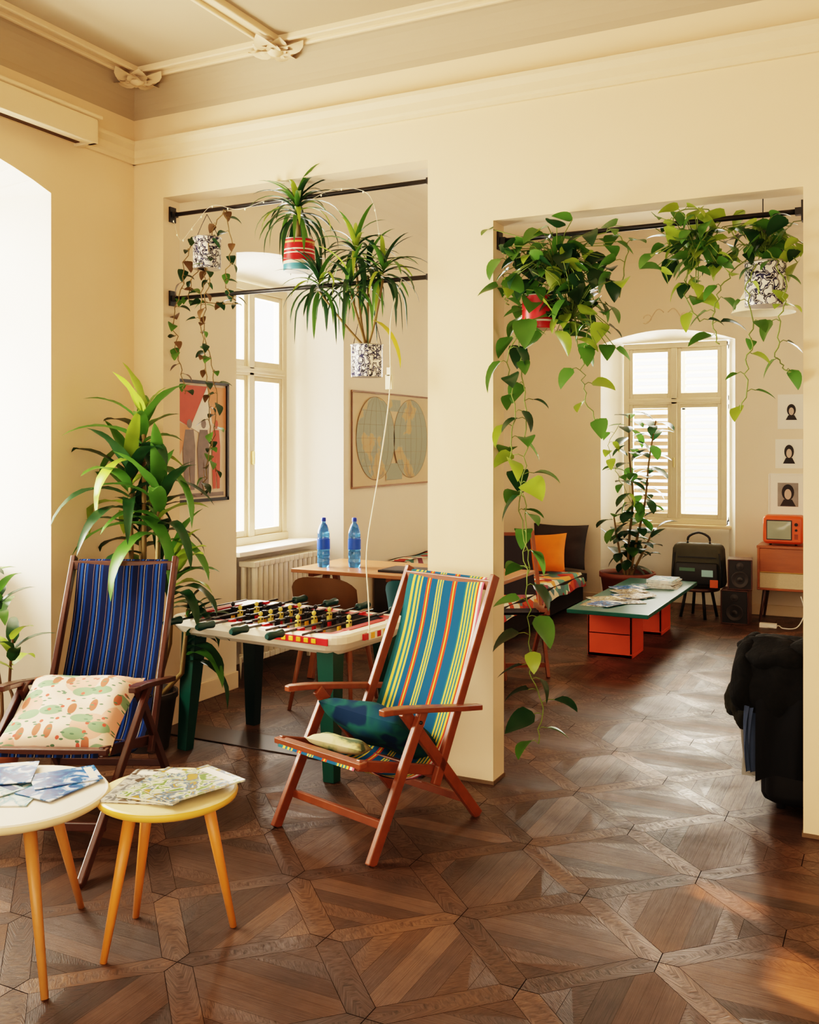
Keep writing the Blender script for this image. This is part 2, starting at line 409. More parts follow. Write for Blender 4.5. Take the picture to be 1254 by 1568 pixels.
b=MB(); b.b2((-4.38,2.16,.945),(-4.12,3.56,.975),whitem); b.obj('window_sill',bevel=.006)
shw=M('shutter_paint',(236,224,200),.6); shb=M('shutter_shaded_brown',(140,112,82),.6)  # brown copies put the shade of the closed lower-left shutter into its colour
shs=M('shutter_slat_white',(236,224,200),.6); shsb=M('shutter_slat_shaded_brown',(120,94,68),.6)
translucent(shs,.25)
b=MB()
for sx in(-1,1):
    for za,zb,low in((.02,1.2,1),(1.24,1.8,0)):
        dark=(low and sx<0)
        mt=shb if dark else shw; ms=shsb if dark else shs
        x0,x1=sorted((sx*.03,sx*.5))
        b.b2((x0,-.015,za),(x0+.04,.015,zb),mt);b.b2((x1-.04,-.015,za),(x1,.015,zb),mt);b.b2((x0,-.015,za),(x1,.015,za+.05),mt);b.b2((x0,-.015,zb-.05),(x1,.015,zb),mt)
        n=int((zb-za-.1)/.07)
        for i in range(n):
            b.box(((x0+x1)/2,0,za+.085+i*.07),(x1-x0-.08,.05,.005),ms,rx(-.95 if dark else -.5))
b.obj('window_shutters',(-2.03,10.22,.80))
b=MB()
for s in(-1,1):
    pts=[(s*(.02+.2*t/10),-.004,.05*math.sin(t*.55)+.05-.006*t) for t in range(11)]
    b.tube(pts,.005,trimm,6)
    b.tube([(s*(.18+.04*math.cos(a*.7)),-.004,.0+.035*math.sin(a*.7)) for a in range(8)],.004,trimm,6)
b.obj('wall_stucco_ornament',(-2.05,YF,2.84))

radm=M('radiator_enamel',(232,222,200),.4)
b=MB()
n=14
for i in range(n):
    y=(i-(n-1)/2)*.062
    for dx in(-.045,.045):
        b.tube([(dx,y,.14),(dx,y,.76)],.021,radm,8)
    b.box((0,y,.775),(.135,.055,.04),radm); b.box((0,y,.135),(.135,.055,.04),radm)
b.box((0,-.36,.06),(.03,.03,.12),radm);b.box((0,.36,.06),(.03,.03,.12),radm)
b.tube([(0,-.5,.0),(0,-.5,.15),(0,-.42,.15)],.012,radm)
b.obj('radiator',(-4.0,5.93,0),bevel=.008)

def rod(x0,x1,z):
    b=MB(); b.tube([(x0,4.36,z),(x1,4.36,z)],.0115,blackm,10)
    for x in(x0,x1):
        s=1 if x==x0 else -1
        b.box((x+s*.006,4.36,z),(.012,.05,.085),blackm); b.box((x+s*.022,4.36,z),(.03,.03,.03),blackm)
    b.obj('hanging_rod')
rod(-3.691,-2.049,2.896);rod(-3.691,-2.049,2.423);rod(-1.709,-.353,2.565)

# ---------------------------------------------------------------- deck chairs
Y_=(210,182,74);T_=(42,98,106);B_=(28,80,112);R_=(194,62,38);W_=(226,214,200);P_=(190,90,110)
st=[(0,P_),(.02,W_),(.05,R_),(.07,Y_),(.09,T_),(.11,Y_),(.13,T_),(.15,Y_),(.17,T_),(.19,Y_),(.21,T_),(.23,B_),(.34,R_),(.365,Y_),(.38,R_),(.405,B_),(.52,Y_),(.535,T_),(.55,Y_),(.57,T_),(.585,Y_),(.60,B_),(.68,R_),(.70,Y_),(.715,R_),(.735,B_),(.80,Y_),(.82,T_),(.84,Y_),(.87,T_),(.90,Y_),(.93,T_)]
fab2=ramp_mat('striped_canvas_multicolour',st[:32],rough=.9)
fab1=ramp_mat('striped_canvas_navy',[(0,(18,26,54)),(.28,(24,54,108)),(.40,(18,26,54)),(.47,(180,168,148)),(.495,(18,26,54)),(.62,(26,60,116)),(.76,(18,26,54)),(.88,(130,104,88)),(.90,(18,26,54))],repeat=6.0,rough=.9)
def spline(pts,n):
    out=[]
    P=[pts[0]]+list(pts)+[pts[-1]]
    m=len(pts)-1
    for i in range(n+1):
        t=i/n*m; k=min(int(t),m-1); f=t-k
        a,b_,c,d=[V(q) for q in P[k:k+4]]
        out.append(.5*((2*b_)+(c-a)*f+(2*a-5*b_+4*c-d)*f*f+(3*b_-a-3*c+d)*f**3))
    return out
def deckchair(wood,fab,loc,rz,foot=.34,seatf=.36,top=1.01,topy=-.45,hw=.255,fabw=.225):
    b=MB()
    for s in(-1,1):
        x=s*hw
        b.beam((x,-.06,.2),(x,topy-.01,top+.01),.024,.045,wood)
        xi=s*(hw-.026)
        b.beam((xi,-.14,.235),(xi,seatf,.375),.022,.042,wood)
        xo=s*(hw+.026)
        b.beam((xo,.04,.535),(xo,foot,0.0),.024,.046,wood)
        b.beam((x,.13,.54),(x,-.34,0.0),.024,.046,wood)
        arm=[(-.32,.475,.036),(-.2,.495,.05),(0,.53,.056),(.15,.555,.056),(.24,.565,.05),(.28,.566,.03)]
        vs=[];fs=[]
        for (y,z,w) in arm:
            for a in(-1,1):
                for q in(-.012,.012): vs.append((xo+a*w/2,y,z+q))
        for i in range(len(arm)-1):
            o=i*4; fs+=[(o,o+4,o+6,o+2),(o+1,o+3,o+7,o+5),(o,o+1,o+5,o+4),(o+2,o+6,o+7,o+3)]
        fs+=[(0,2,3,1),(20,21,23,22)]
        b.add(vs,fs,wood)
        b.tube([(xo+s*.02,.07,.49),(xi-s*.02,.07,.49)],.008,blackm,8)
    b.beam((-hw,topy+.015,top-.03),(hw,topy+.015,top-.03),.045,.022,wood,side=(0,0,1))
    b.beam((-hw,seatf-.01,.375),(hw,seatf-.01,.375),.04,.024,wood,side=(0,1,0))
    fz=.17; fy=.04+(foot-.04)*(1-fz/.535)
    b.beam((-hw-.03,fy,fz*.7),(hw+.03,fy,fz*.7),.034,.018,wood,side=(0,0,1))
    b.beam((-hw,-.26,.09),(hw,-.26,.09),.034,.018,wood,side=(0,0,1))
    b.beam((-hw,-.08,.235),(hw,-.08,.235),.034,.022,wood,side=(0,0,1))
    path=spline([(0,topy+.005,top-.0),(0,topy+.035,top-.04),(0,topy+.10,.75),(0,-.24,.50),(0,-.13,.31),(0,.02,.245),(0,(seatf)*.6,.30),(0,seatf-.02,.385),(0,seatf+.012,.36)],44)
    def f(u,v):
        p=path[min(44,int(round(v*44)))]
        sag=-.018*math.sin(math.pi*u)*math.sin(math.pi*v)
        return V(((u-.5)*2*fabw,p.y+sag*.7,p.z+sag))
    b.grid(f,12,44,fab)
    b.grid(lambda u,v:f(u,v)+V((0,.003,-.004)),12,44,fab)
    return b.obj('deck_chair',loc,rz,bevel=.004)
rz2=math.radians(163.7); o2=(-1.97,3.66,0); rz1=math.radians(204.2); o1=(-3.253,3.294,0)
deckchair(wood_red,fab2,o2,rz2)
deckchair(wood_dark,fab1,o1,rz1,foot=.86,seatf=.5,top=1.03,topy=-.46,fabw=.222)
def leafprint():
    m,nt,b=base('leaf_print_cotton');L=nt.links
    tc=nt.nodes.new('ShaderNodeTexCoord')
    def cell(scale,seed,r,sx,sy):
        mp=nt.nodes.new('ShaderNodeMapping');mp.inputs['Location'].default_value=(seed,seed*.7,0);mp.inputs['Scale'].default_value=(sx,sy,1);mp.inputs['Rotation'].default_value=(0,0,seed)
        nz=nt.nodes.new('ShaderNodeTexVoronoi');nz.voronoi_dimensions='2D';nz.inputs['Scale'].default_value=scale
        L.new(tc.outputs['UV'],mp.inputs[0]);L.new(mp.outputs[0],nz.inputs['Vector'])
        g=nt.nodes.new('ShaderNodeMapRange');g.inputs[1].default_value=r+.02;g.inputs[2].default_value=r
        L.new(nz.outputs['Distance'],g.inputs[0]);return g.outputs[0]
    cur=None
    prev=lin((236,206,184))
    for (sc,sd,r,sx,sy,col) in((2.3,1.3,.33,1,1,(228,168,146)),(2.6,4.1,.24,1,1.7,(126,158,122)),(2.7,7.7,.17,2.0,1,(176,100,72)),(6,2.9,.09,1,1,(206,84,66)),(7,5.2,.12,1,2.4,(84,120,92))):
        mx=nt.nodes.new('ShaderNodeMix');mx.data_type='RGBA'
        if cur is None: mx.inputs[6].default_value=prev
        else: L.new(cur,mx.inputs[6])
        mx.inputs[7].default_value=lin(col); L.new(cell(sc,sd,r,sx,sy),mx.inputs[0]); cur=mx.outputs[2]
    L.new(cur,b.inputs['Base Color']);b.inputs['Roughness'].default_value=.85
    return m
cush=leafprint()
def world(loc,rz,p): return V(loc)+rzm(rz)@V(p)
b=MB(); b.pillow((0,0,0),(.50,.50,.14),cush,rx(-.42)); b.obj('leaf_print_cushion',world(o1,rz1,(0,.23,.45)),rz1)
c_teal=ramp_mat('teal_print_cotton',[(0,(14,34,62)),(.45,(18,56,78)),(.56,(28,80,76)),(.62,(16,40,68))],'N',scale=6,detail=2,interp='LINEAR')
b=MB(); b.pillow((0,0,0),(.43,.38,.14),c_teal,rx(.55)@rzm(.12)); b.obj('teal_cushion',world(o2,rz2,(-.0,.0,.40)),rz2)
c_yel=ramp_mat('pale_print_cotton',[(0,(60,90,90)),(.42,(120,140,114)),(.5,(206,202,150)),(.6,(226,218,180))],'N',scale=12,interp='LINEAR')
b=MB(); b.pillow((0,0,0),(.24,.18,.06),c_yel,rx(.3)@rzm(.5)); b.obj('small_cushion',world(o2,rz2,(.03,.21,.37)),rz2)

# ---------------------------------------------------------------- round tables
def round_table(loc,r,z,topm,edgem,legm,angs,fr):
    b=MB()
    b.lathe([(r-.02,z-.03),(r-.003,z-.02),(r,z-.008),(r-.004,z-.002)],(0,0,0),edgem,48)
    b.lathe([(r-.004,z-.0025),(r-.012,z+.001)],(0,0,0),topm,48)
    for a in angs:
        a=math.radians(a)
        p1=V((math.cos(a)*r*.55,math.sin(a)*r*.55,z-.03)); p2=V((math.cos(a)*fr,math.sin(a)*fr,0))
        b.tube([p1,p1*.5+p2*.5,p2],.021,legm,14,.011)
        b.lathe([(.03,0),(.03,-.012)],p1+V((0,0,.012)),legm,12)
    return b.obj('round_side_table',loc)
round_table((-2.49,2.20,0),.285,.50,whitem,M('birch_edge',(230,206,166),.5),M('birch_leg',(190,128,68),.4,var=.12,stretch=(6,6,1)),(-27,97,215),.32)
round_table((-2.11,2.475,0),.223,.487,M('cream_laminate',(238,218,170),.35),M('yellow_edge',(232,180,78),.4),wood_honey,(-114,52,160),.215)
def cover(name,cols,scale=5):
    n=len(cols); return ramp_mat(name,[(.32+.36*i/n if i else 0,c) for i,c in enumerate(cols)],'NU',scale=scale,rough=.25,detail=8,interp='LINEAR',dist=1.2)
pages=M('paper_pages',(232,226,212),.7,var=.08,scale=60)
covs=[cover('cover_garden',[(40,80,50),(110,140,70),(226,224,200),(70,110,140),(170,140,70)]),
      cover('cover_blue',[(20,50,100),(24,74,140),(50,120,180),(220,230,240)],3),
      cover('cover_grey',[(40,40,46),(110,110,110),(200,196,186),(90,74,60)]),
      cover('cover_teal',[(20,90,110),(200,220,215),(60,140,160),(230,230,226)],2.5),
      cover('cover_warm',[(150,80,56),(210,190,150),(90,60,46),(220,210,190)])]
mast=M('masthead_navy',(30,60,110),.4)
def magbox(b,c,rz,w,h,t,cv):
    m=rzm(rz);c=V(c)
    b.box(c+V((0,0,t/2)),(w*.985,h*.985,t*.8),pages,m); b.box(c+V((0,0,t-.0006)),(w,h,.0012),cv,m); b.box(c+V((0,0,.0006)),(w,h,.0012),cv,m); b.box(c+m@V((-w/2,0,0))+V((0,0,t/2)),(.0015,h,t),cv,m)
    b.box(c+m@V((0,h*.38,0))+V((0,0,t+.0003)),(w*.8,h*.12,.0006),whitem if cv is not covs[3] else mast,m)
def mag(loc,rz,w,h,t,cv,name='magazine'):
    b=MB(); magbox(b,(0,0,0),rz,w,h,t,cv); return b.obj(name,loc)
zt=.4885
mag((-2.17,2.46,zt),.35,.21,.29,.008,covs[2]);mag((-2.10,2.475,zt+.009),.1,.21,.28,.009,covs[0]);mag((-2.04,2.50,zt+.019),-.3,.21,.28,.006,covs[0])
zt=.5015
mag((-2.50,2.20,zt),.5,.17,.24,.004,covs[3],'leaflet');mag((-2.40,2.29,zt+.005),.0,.15,.21,.003,covs[1],'leaflet');mag((-2.44,2.36,zt+.009),-.6,.15,.21,.003,covs[1],'leaflet');mag((-2.57,2.14,zt+.006),-.2,.15,.21,.003,covs[3],'leaflet')
mag((-2.62,2.30,zt+.013),.7,.15,.21,.003,covs[1],'leaflet')

# ---------------------------------------------------------------- foosball table
def foosball(loc,rz):
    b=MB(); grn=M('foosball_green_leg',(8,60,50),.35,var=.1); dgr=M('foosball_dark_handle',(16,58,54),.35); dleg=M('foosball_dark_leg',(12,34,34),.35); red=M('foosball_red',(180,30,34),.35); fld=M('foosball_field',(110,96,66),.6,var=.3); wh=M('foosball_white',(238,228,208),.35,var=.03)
    yel=M('foosball_yellow',(236,170,40),.4); blk=M('player_black',(24,22,26),.4); crm=M('player_cream',(216,190,90),.4); steel=M('steel_rod',(90,90,92),.25,metal=1)
    def rr(hx,hy,r,z,n=6):
        out=[]
        for (cx,cy,a0) in((hx-r,hy-r,0),(-hx+r,hy-r,90),(-hx+r,-hy+r,180),(hx-r,-hy+r,270)):
            for i in range(n+1):
                a=math.radians(a0+90*i/n); out.append((cx+r*math.cos(a),cy+r*math.sin(a),z))
        return out
    loops=[(rr(.50,.27,.06,.60),wh),(rr(.53,.31,.09,.625),wh),(rr(.56,.335,.10,.66),wh),(rr(.56,.335,.10,.69),wh),(rr(.55,.325,.09,.70),wh),(rr(.49,.285,.04,.70),red),(rr(.445,.24,.02,.697),red),(rr(.44,.235,.02,.62),fld)]
    for i in range(len(loops)-1):
        A=loops[i][0];B=loops[i+1][0];n=len(A)
        b.add(A+B,[(k,(k+1)%n,n+(k+1)%n,n+k) for k in range(n)],loops[i][1] if i<5 else red if i==5 else blk,None,False)
    b.poly(loops[-1][0],fld); b.poly(list(reversed(loops[0][0])),wh)
    for s in(-1,1):
        b.b2((s*.455,-.16,.70),(s*.50,.16,.704),red)
        b.box((s*.563,0,.67),(.02,.2,.04),wh)
    for k in range(5):
        b.box((.564,-.12+k*.055,.67),(.02,.035,.03),yel if k%2 else red)
    b.box((.33,-.336,.672),(.34,.006,.034),red)
    for k in range(5): b.box((.24+k*.045,-.340,.672),(.026,.006,.022),yel)
    cnt=[1,2,3,5,5,3,2,1]
    for i in range(8):
        x=-.385+i*.11; z=.705
        hs=-1 if i%2==0 else 1
        b.tube([(x,-.40 if hs<0 else -.38,z),(x,.40 if hs>0 else .38,z)],.006,steel,8)
        b.lathe([(.010,0),(.021,.006),(.017,.05),(.021,.10),(.012,.118)],(x,hs*.39,z),dgr,12,mtx=rx(math.pi/2 if hs<0 else -math.pi/2))
        n=cnt[i]
        for k in range(n):
            y=(k-(n-1)/2)*(.4/max(n,3)) if n>1 else 0
            c=blk if i%2==0 else crm; c2=yel if i%2==0 else red
            b.box((x,y,z-.012),(.02,.024,.045),c); b.box((x,y,z-.052),(.014,.02,.038),c2); b.lathe([(.004,-.012),(.011,-.004),(.011,.006),(.004,.013)],(x,y,z+.025),c,8)
            b.lathe([(.012,-.005),(.012,.005)],(x,y,z),blk,8,mtx=rx(math.pi/2))
        for s in(-1,1): b.box((x,s*.265,z-.006),(.04,.045,.02),blk if i%2 else red)
    b.tube([(-.46,-.2,.72),(-.46,.2,.72)],.004,steel)
    for sx in(-1,1):
        for sy in(-1,1):
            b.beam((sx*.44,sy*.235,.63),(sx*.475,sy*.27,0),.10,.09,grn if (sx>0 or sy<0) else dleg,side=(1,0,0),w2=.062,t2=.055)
    return b.obj('foosball_table',loc,rz,bevel=.003)
foosball((-2.86,4.30,0),math.radians(-5))

# ---------------------------------------------------------------- plants
def dracaena():
    b=MB(); ox=-3.55
    pot=M('dark_planter',(52,44,40),.6)
    b.lathe([(.11,0),(.15,.26),(.16,.27),(.16,.30),(.145,.30),(.14,.27)],(0,0,0),pot,28); b.lathe([(.0,.265),(.14,.265)],(0,0,0),soil,20,cap=False)
    b.xmin=(XL+.012)-ox
    for (sx,sy,h,n,Lr) in((-.02,.0,1.74,18,(.42,.54)),(-.06,-.05,1.48,20,(.46,.62)),(.09,-.03,1.36,20,(.42,.58)),(-.06,.03,1.24,14,(.32,.44)),(.15,.0,1.02,14,(.32,.42)),(.20,.04,.74,9,(.30,.40))):
        b.tube([(sx*.3,sy*.3,.26),(sx,sy,h*.55),(sx*1.2,sy,h)],.016,stem_m,8,.011)
        for i in range(n):
            az=i*2.4+R.uniform(-.3,.3); k=i/n
            if h<1.15: az=R.uniform(-.45,1.0)
            el=1.5-1.2*(1-k)-R.uniform(0,.2); L=R.uniform(*Lr)*(1-.3*k)
            if math.sin(az)>.3: L*=.6
            q=R.random()
            mt=leaf_l if (h>1.6 and k>.8) else leaf_l if q<.07 else leaf_m if q<.5 else leaf_d
            b.leaf((sx*1.2,sy,h-.30*(1-k)+.03),az,el,L,R.uniform(.065,.09),R.uniform(1.4,2.3)*(1.1-k*.8),mt,strap,n=10,fold=.3,wave=.12)
    b.obj('dracaena_plant',(ox,4.0,0))
dracaena()
def small_plant():
    b=MB()
    b.lathe([(.07,0),(.1,.17),(.1,.19),(.09,.19)],(0,0,0),M('clay_planter',(150,90,60),.7),24)
    for dx,dy,h in((.02,.0,.92),(.06,.04,.70),(-.03,-.06,1.0)):
        pts=spline([(0,0,.15),(dx*.5+.03,dy,.4),(dx-.02,dy,h*.7),(dx,dy,h)],10); b.tube(pts,.009,leaf_r,6,.006)
        for i in range(8):
            b.leaf((dx,dy,h-.02*i),i*2.4,1.2-R.uniform(0,.9),R.uniform(.15,.23),.06,R.uniform(.8,1.6),R.choice([leaf_m,leaf_d,leaf_l]),strap,n=7)
    b.obj('potted_croton',(-3.72,3.18,0))
small_plant()
patt=ramp_mat('pot_blue_pattern',[(0,(238,234,224)),(.42,(24,32,70)),(.50,(236,232,222)),(.53,(24,26,44)),(.60,(238,234,224))],'N',scale=34,detail=1.2,rough=.3)
tin=M('tin_rim',(180,176,168),.3,metal=.8)
redtin=ramp_mat('red_can_label',[(0,(70,140,150)),(.20,(220,210,180)),(.30,(190,30,34)),(.46,(190,30,34)),(.52,(236,220,200)),(.56,(190,30,34)),(.64,(236,220,200)),(.68,(190,30,34)),(.86,(214,170,90)),(.92,(190,30,34))],'W',rough=.35)
redtin2=ramp_mat('red_can_label_b',[(0,(190,30,34)),(.2,(226,206,190)),(.26,(190,30,34)),(.7,(160,24,28))],'W',rough=.35)
def pot(b,c,r,h,mat):
    n=24
    def g(u,v):
        a=u*2*math.pi; rr_=r*(.97+.03*min(1,v*20)); return V((c[0]+rr_*math.cos(a),c[1]+rr_*math.sin(a),c[2]+h*v*.985))
    b.grid(g,32,20,mat)
    b.lathe([(0.001,0),(r*.97,0)],c,tin,32,cap=False)
    b.lathe([(r,h*.97),(r+.004,h*.985),(r+.003,h),(r-.006,h),(r-.006,h*.9)],c,tin,32,cap=False)
    b.lathe([(0.001,h*.9),(r-.006,h*.9)],c,soil,24,cap=False)
def hangers(b,c,r,h,zr):
    for s in(-1,1):
        b.tube([(c[0]+s*r,c[1],c[2]+h),(c[0]+s*r*.5,c[1],(c[2]+h+zr)/2),(c[0],c[1],zr-.01)],.0018,blackm,5)
def rosette(b,c,n,L,W,mats,lo=-.2,hi=1.4,droop=(1.4,2.4),stem=0):
    for i in range(n):
        k=i/n; az=i*2.399+R.uniform(-.2,.2)
        b.leaf((c[0],c[1],c[2]+k*stem),az,lo+(hi-lo)*k,L*R.uniform(.75,1.1)*(1-.2*k),W*R.uniform(.8,1.15),R.uniform(*droop)*(1.1-.5*k),R.choice(mats),strap,n=8,fold=.3)
lm=[leaf_m,leaf_d,leaf_m,leaf_d,leaf_d,leaf_l]
b=MB(); pot(b,(-2.835,4.36,2.51),.083,.165,redtin); hangers(b,(-2.835,4.36,2.51),.083,.165,2.885)
b.tube([(-2.835,4.36,2.65),(-2.83,4.34,2.80)],.012,stem_m); rosette(b,(-2.83,4.33,2.77),48,.33,.028,lm,lo=-.3,hi=1.2,stem=.10,droop=(1.6,2.5))
b.obj('hanging_dracaena')
b=MB(); pot(b,(-2.425,4.36,1.94),.081,.165,patt); hangers(b,(-2.425,4.36,1.94),.081,.165,2.412)
for (x,y,z,n) in((-2.47,4.32,2.54,30),(-2.30,4.30,2.42,32),(-2.66,4.28,2.38,32),(-2.44,4.40,2.46,14),(-2.46,4.25,2.36,22)):
    b.tube(spline([(-2.425,4.36,2.08),((x-2.425)/2,(y+4.36)/2,2.22),(x,y,z)],8),.007,stem_m,6,.006)
    rosette(b,(x,y,z),n,.32,.026,lm,lo=-.5,stem=.07,droop=(1.3,2.4))
b.leaf((-2.36,4.30,2.22),-.3,-.4,.34,.04,1.2,leaf_y,strap)
b.obj('hanging_dracaena')
def vine(b,pts,sp,size,mats,stem=stem_g,r=.0028,jit=.012,prof=heart):
    P=spline(pts,max(6,len(pts)*6)); P=[p+V((R.uniform(-jit,jit),R.uniform(-jit,jit),0)) for p in P]
    b.tube(P,r,stem,5)
    acc=0;side=1
    for i in range(1,len(P)):
        acc+=(P[i]-P[i-1]).length
        if acc>sp:
            acc=0; side=-side
            az=(0 if side>0 else math.pi)+R.uniform(-1.1,1.1)-.3
            d=V((math.cos(az),math.sin(az),.15)); q=P[i]+d*R.uniform(.02,.045)*(size/.1)
            b.tube([P[i],(P[i]+q)/2+V((0,0,.008)),q],.0018,stem,4)
            s=size*R.uniform(.7,1.2)
            b.leaf(q,az,R.uniform(-.9,.1),s,s*.74,R.uniform(.4,1.1),R.choice(mats),prof,n=7,fold=.22,roll=R.uniform(-.6,.6))
def bush(b,c,ex,n,size,mats,zr):
    for i in range(n):
        p=V((c[0]+R.gauss(0,ex[0]),c[1]+R.gauss(0,ex[1]),c[2]+R.gauss(0,ex[2])))
        if p.z>zr: p.z=zr-R.uniform(0,.15)
        az=R.uniform(0,6.28); s=size*R.uniform(.65,1.2)
        mid=(p+V(c))/2+V((0,0,.03))
        b.tube([V(c)+V((0,0,-.05)),mid,p],.002,stem_g,4)
        b.leaf(p,az,R.uniform(-.9,.4),s,s*.74,R.uniform(.3,1.1),R.choice(mats),heart,n=7,fold=.22,roll=R.uniform(-.7,.7))
b=MB(); c=(-3.441,4.36,2.57); pot(b,c,.077,.175,patt); hangers(b,c,.077,.175,2.885)
sm=[leaf_m,leaf_d,leaf_r,leaf_d,leaf_d]
vine(b,[(-3.45,4.36,2.75),(-3.54,4.33,2.70),(-3.60,4.33,2.45),(-3.64,4.33,2.28),(-3.62,4.34,2.05),(-3.58,4.34,1.88)],.035,.07,sm,stem_m)
vine(b,[(-3.43,4.34,2.75),(-3.39,4.31,2.72),(-3.40,4.31,2.47),(-3.42,4.32,2.2),(-3.37,4.33,1.95),(-3.36,4.33,1.75),(-3.41,4.33,1.50),(-3.45,4.33,1.32)],.04,.07,sm,stem_m)
vine(b,[(-3.45,4.34,2.6),(-3.42,4.30,2.45),(-3.44,4.31,2.2),(-3.40,4.31,1.95),(-3.38,4.31,1.70),(-3.37,4.33,1.45)],.06,.06,sm,stem_m)
vine(b,[(-3.42,4.36,2.75),(-3.30,4.34,2.88),(-3.25,4.33,2.65),(-3.30,4.33,2.48),(-3.22,4.33,2.38)],.045,.065,sm,stem_m)
vine(b,[(-3.46,4.36,2.75),(-3.50,4.36,2.6),(-3.56,4.34,2.42),(-3.34,4.33,2.37),(-3.2,4.34,2.36)],.045,.07,sm,stem_m)
b.obj('hanging_string_vine')
pm=[leaf_m,leaf_l,leaf_m,leaf_d,leaf_d,leaf_m]
b=MB(); c=(-1.508,4.36,2.135); pot(b,c,.078,.155,redtin2); hangers(b,c,.078,.155,2.555)
bush(b,(-1.40,4.30,2.44),(.13,.07,.09),105,.115,pm,2.62)
bush(b,(-1.33,4.30,2.22),(.12,.06,.11),70,.12,pm,2.60)
vine(b,[(-1.52,4.33,2.28),(-1.555,4.28,2.15),(-1.62,4.26,1.97),(-1.59,4.26,1.72),(-1.61,4.25,1.54),(-1.54,4.26,1.355),(-1.54,4.26,1.08),(-1.52,4.26,.835),(-1.515,4.26,.59),(-1.47,4.27,.41),(-1.48,4.27,.23)],.055,.135,pm)
vine(b,[(-1.50,4.33,2.28),(-1.58,4.29,2.1),(-1.56,4.28,1.9),(-1.54,4.28,1.6),(-1.57,4.29,1.3),(-1.53,4.3,1.0)],.08,.12,pm)
vine(b,[(-1.3,4.34,2.4),(-1.24,4.3,2.22),(-1.28,4.3,1.96),(-1.26,4.3,1.80),(-1.20,4.3,1.66)],.09,.11,pm)
vine(b,[(-1.3,4.34,2.5),(-1.15,4.3,2.55),(-1.08,4.3,2.45),(-1.12,4.3,2.25)],.07,.11,pm)
vine(b,[(-1.5,4.34,2.45),(-1.62,4.3,2.5),(-1.66,4.3,2.35),(-1.64,4.3,2.25)],.07,.10,pm)
b.obj('hanging_pothos')
b=MB(); c=(-.507,4.36,2.18); pot(b,c,.084,.185,patt); hangers(b,c,.084,.185,2.555)
pl=[leaf_m,leaf_l,leaf_d,leaf_m,leaf_l]
bush(b,(-.50,4.34,2.46),(.09,.06,.06),48,.10,pl,2.62)
bush(b,(-.78,4.34,2.46),(.09,.06,.09),64,.10,pl,2.64)
vine(b,[(-.55,4.33,2.42),(-.7,4.3,2.52),(-.80,4.28,2.4),(-.82,4.28,2.25),(-.76,4.28,2.12)],.06,.10,pl)
vine(b,[(-.55,4.33,2.40),(-.66,4.28,2.28),(-.70,4.27,2.14),(-.68,4.27,2.02)],.06,.10,pl)
vine(b,[(-.52,4.30,2.40),(-.56,4.24,2.25),(-.55,4.24,2.05),(-.57,4.25,1.9),(-.585,4.26,1.74)],.07,.08,pl)
vine(b,[(-.48,4.28,2.40),(-.42,4.25,2.25),(-.44,4.25,2.1),(-.45,4.26,1.95),(-.40,4.26,1.89)],.07,.085,pl)
vine(b,[(-.72,4.33,2.60),(-.86,4.30,2.60),(-.90,4.30,2.45)],.055,.10,pl)
b.obj('hanging_pothos')
b=MB(); wire=M('white_wire',(226,216,190),.5); bulb=M('fairy_bulb',(255,236,190),.3,emit=.6)
P=spline([(-3.66,4.34,2.86),(-3.6,4.33,2.74),(-3.5,4.33,2.82),(-3.38,4.33,2.91),(-3.2,4.33,2.87),(-3.0,4.33,2.90),(-2.8,4.33,2.86),(-2.6,4.33,2.91),(-2.4,4.33,2.86),(-2.34,4.33,2.66)],60)
b.tube(P,.0013,wire,5)
for p in P[::4]: b.lathe([(.001,-.006),(.0035,-.002),(.0035,.002),(.001,.006)],p+V((0,0,-.006)),bulb,8)
b.obj('fairy_lights')
b=MB(); b.tube(spline([(-2.22,4.345,2.42),(-2.215,4.22,2.2),(-2.20,4.18,1.85),(-2.23,4.12,1.45),(-2.27,4.08,1.1),(-2.25,4.06,.86),(-2.24,4.05,.715)],40),.0032,wire,6)
b.box((-2.212,4.20,1.90),(.035,.02,.07),wire); b.box((-2.212,4.20,1.95),(.02,.02,.04),wire); b.obj('hanging_power_cord')

# ---------------------------------------------------------------- wall pictures
b=MB(); fr=blackm
y0,y1,z0,z1=4.60,5.145,1.24,1.995; x=XL+.004
b.b2((x,y0,z0),(x+.02,y0+.02,z1),fr);b.b2((x,y1-.02,z0),(x+.02,y1,z1),fr);b.b2((x,y0,z0),(x+.02,y1,z0+.02),fr);b.b2((x,y0,z1-.02),(x+.02,y1,z1),fr)
b.b2((x,y0+.02,z0+.02),(x+.006,y1-.02,z1-.02),M('poster_paper',(222,198,172),.6,var=.15,scale=5))
def pq(pts,mat,dx=.008): b.poly([(x+dx,y0+.02+p[0]*(y1-y0-.04),z0+.02+p[1]*(z1-z0-.04)) for p in pts],mat)
pr=M('poster_red',(200,84,62),.6,var=.2); pk=M('poster_grey',(128,112,106),.6,var=.35,scale=20); pw=M('poster_white',(232,222,206),.6); po=M('poster_orange',(216,150,104),.6,var=.2)
pq([(0,.98),(.62,.98),(.3,.62),(0,.7)],pr);pq([(.3,.62),(.62,.98),(.72,.66),(.55,.55)],pw,.009);pq([(.72,.66),(.62,.98),(1,.98),(1,.6)],po,.0085);pq([(0,.25),(.3,.62),(.1,.66),(0,.6)],po,.0085)
def figure(cx,s,mat,dx):
    pq([(cx-.08*s,.08),(cx-.01*s,.08),(cx,.36),(cx+.02*s,.08),(cx+.09*s,.08),(cx+.10*s,.46),(cx+.07*s,.60),(cx-.07*s,.60),(cx-.11*s,.44)],mat,dx)
    pq([(cx+.045*s*math.cos(a*.6283),.65+.04*math.sin(a*.6283)) for a in range(10)],mat,dx)
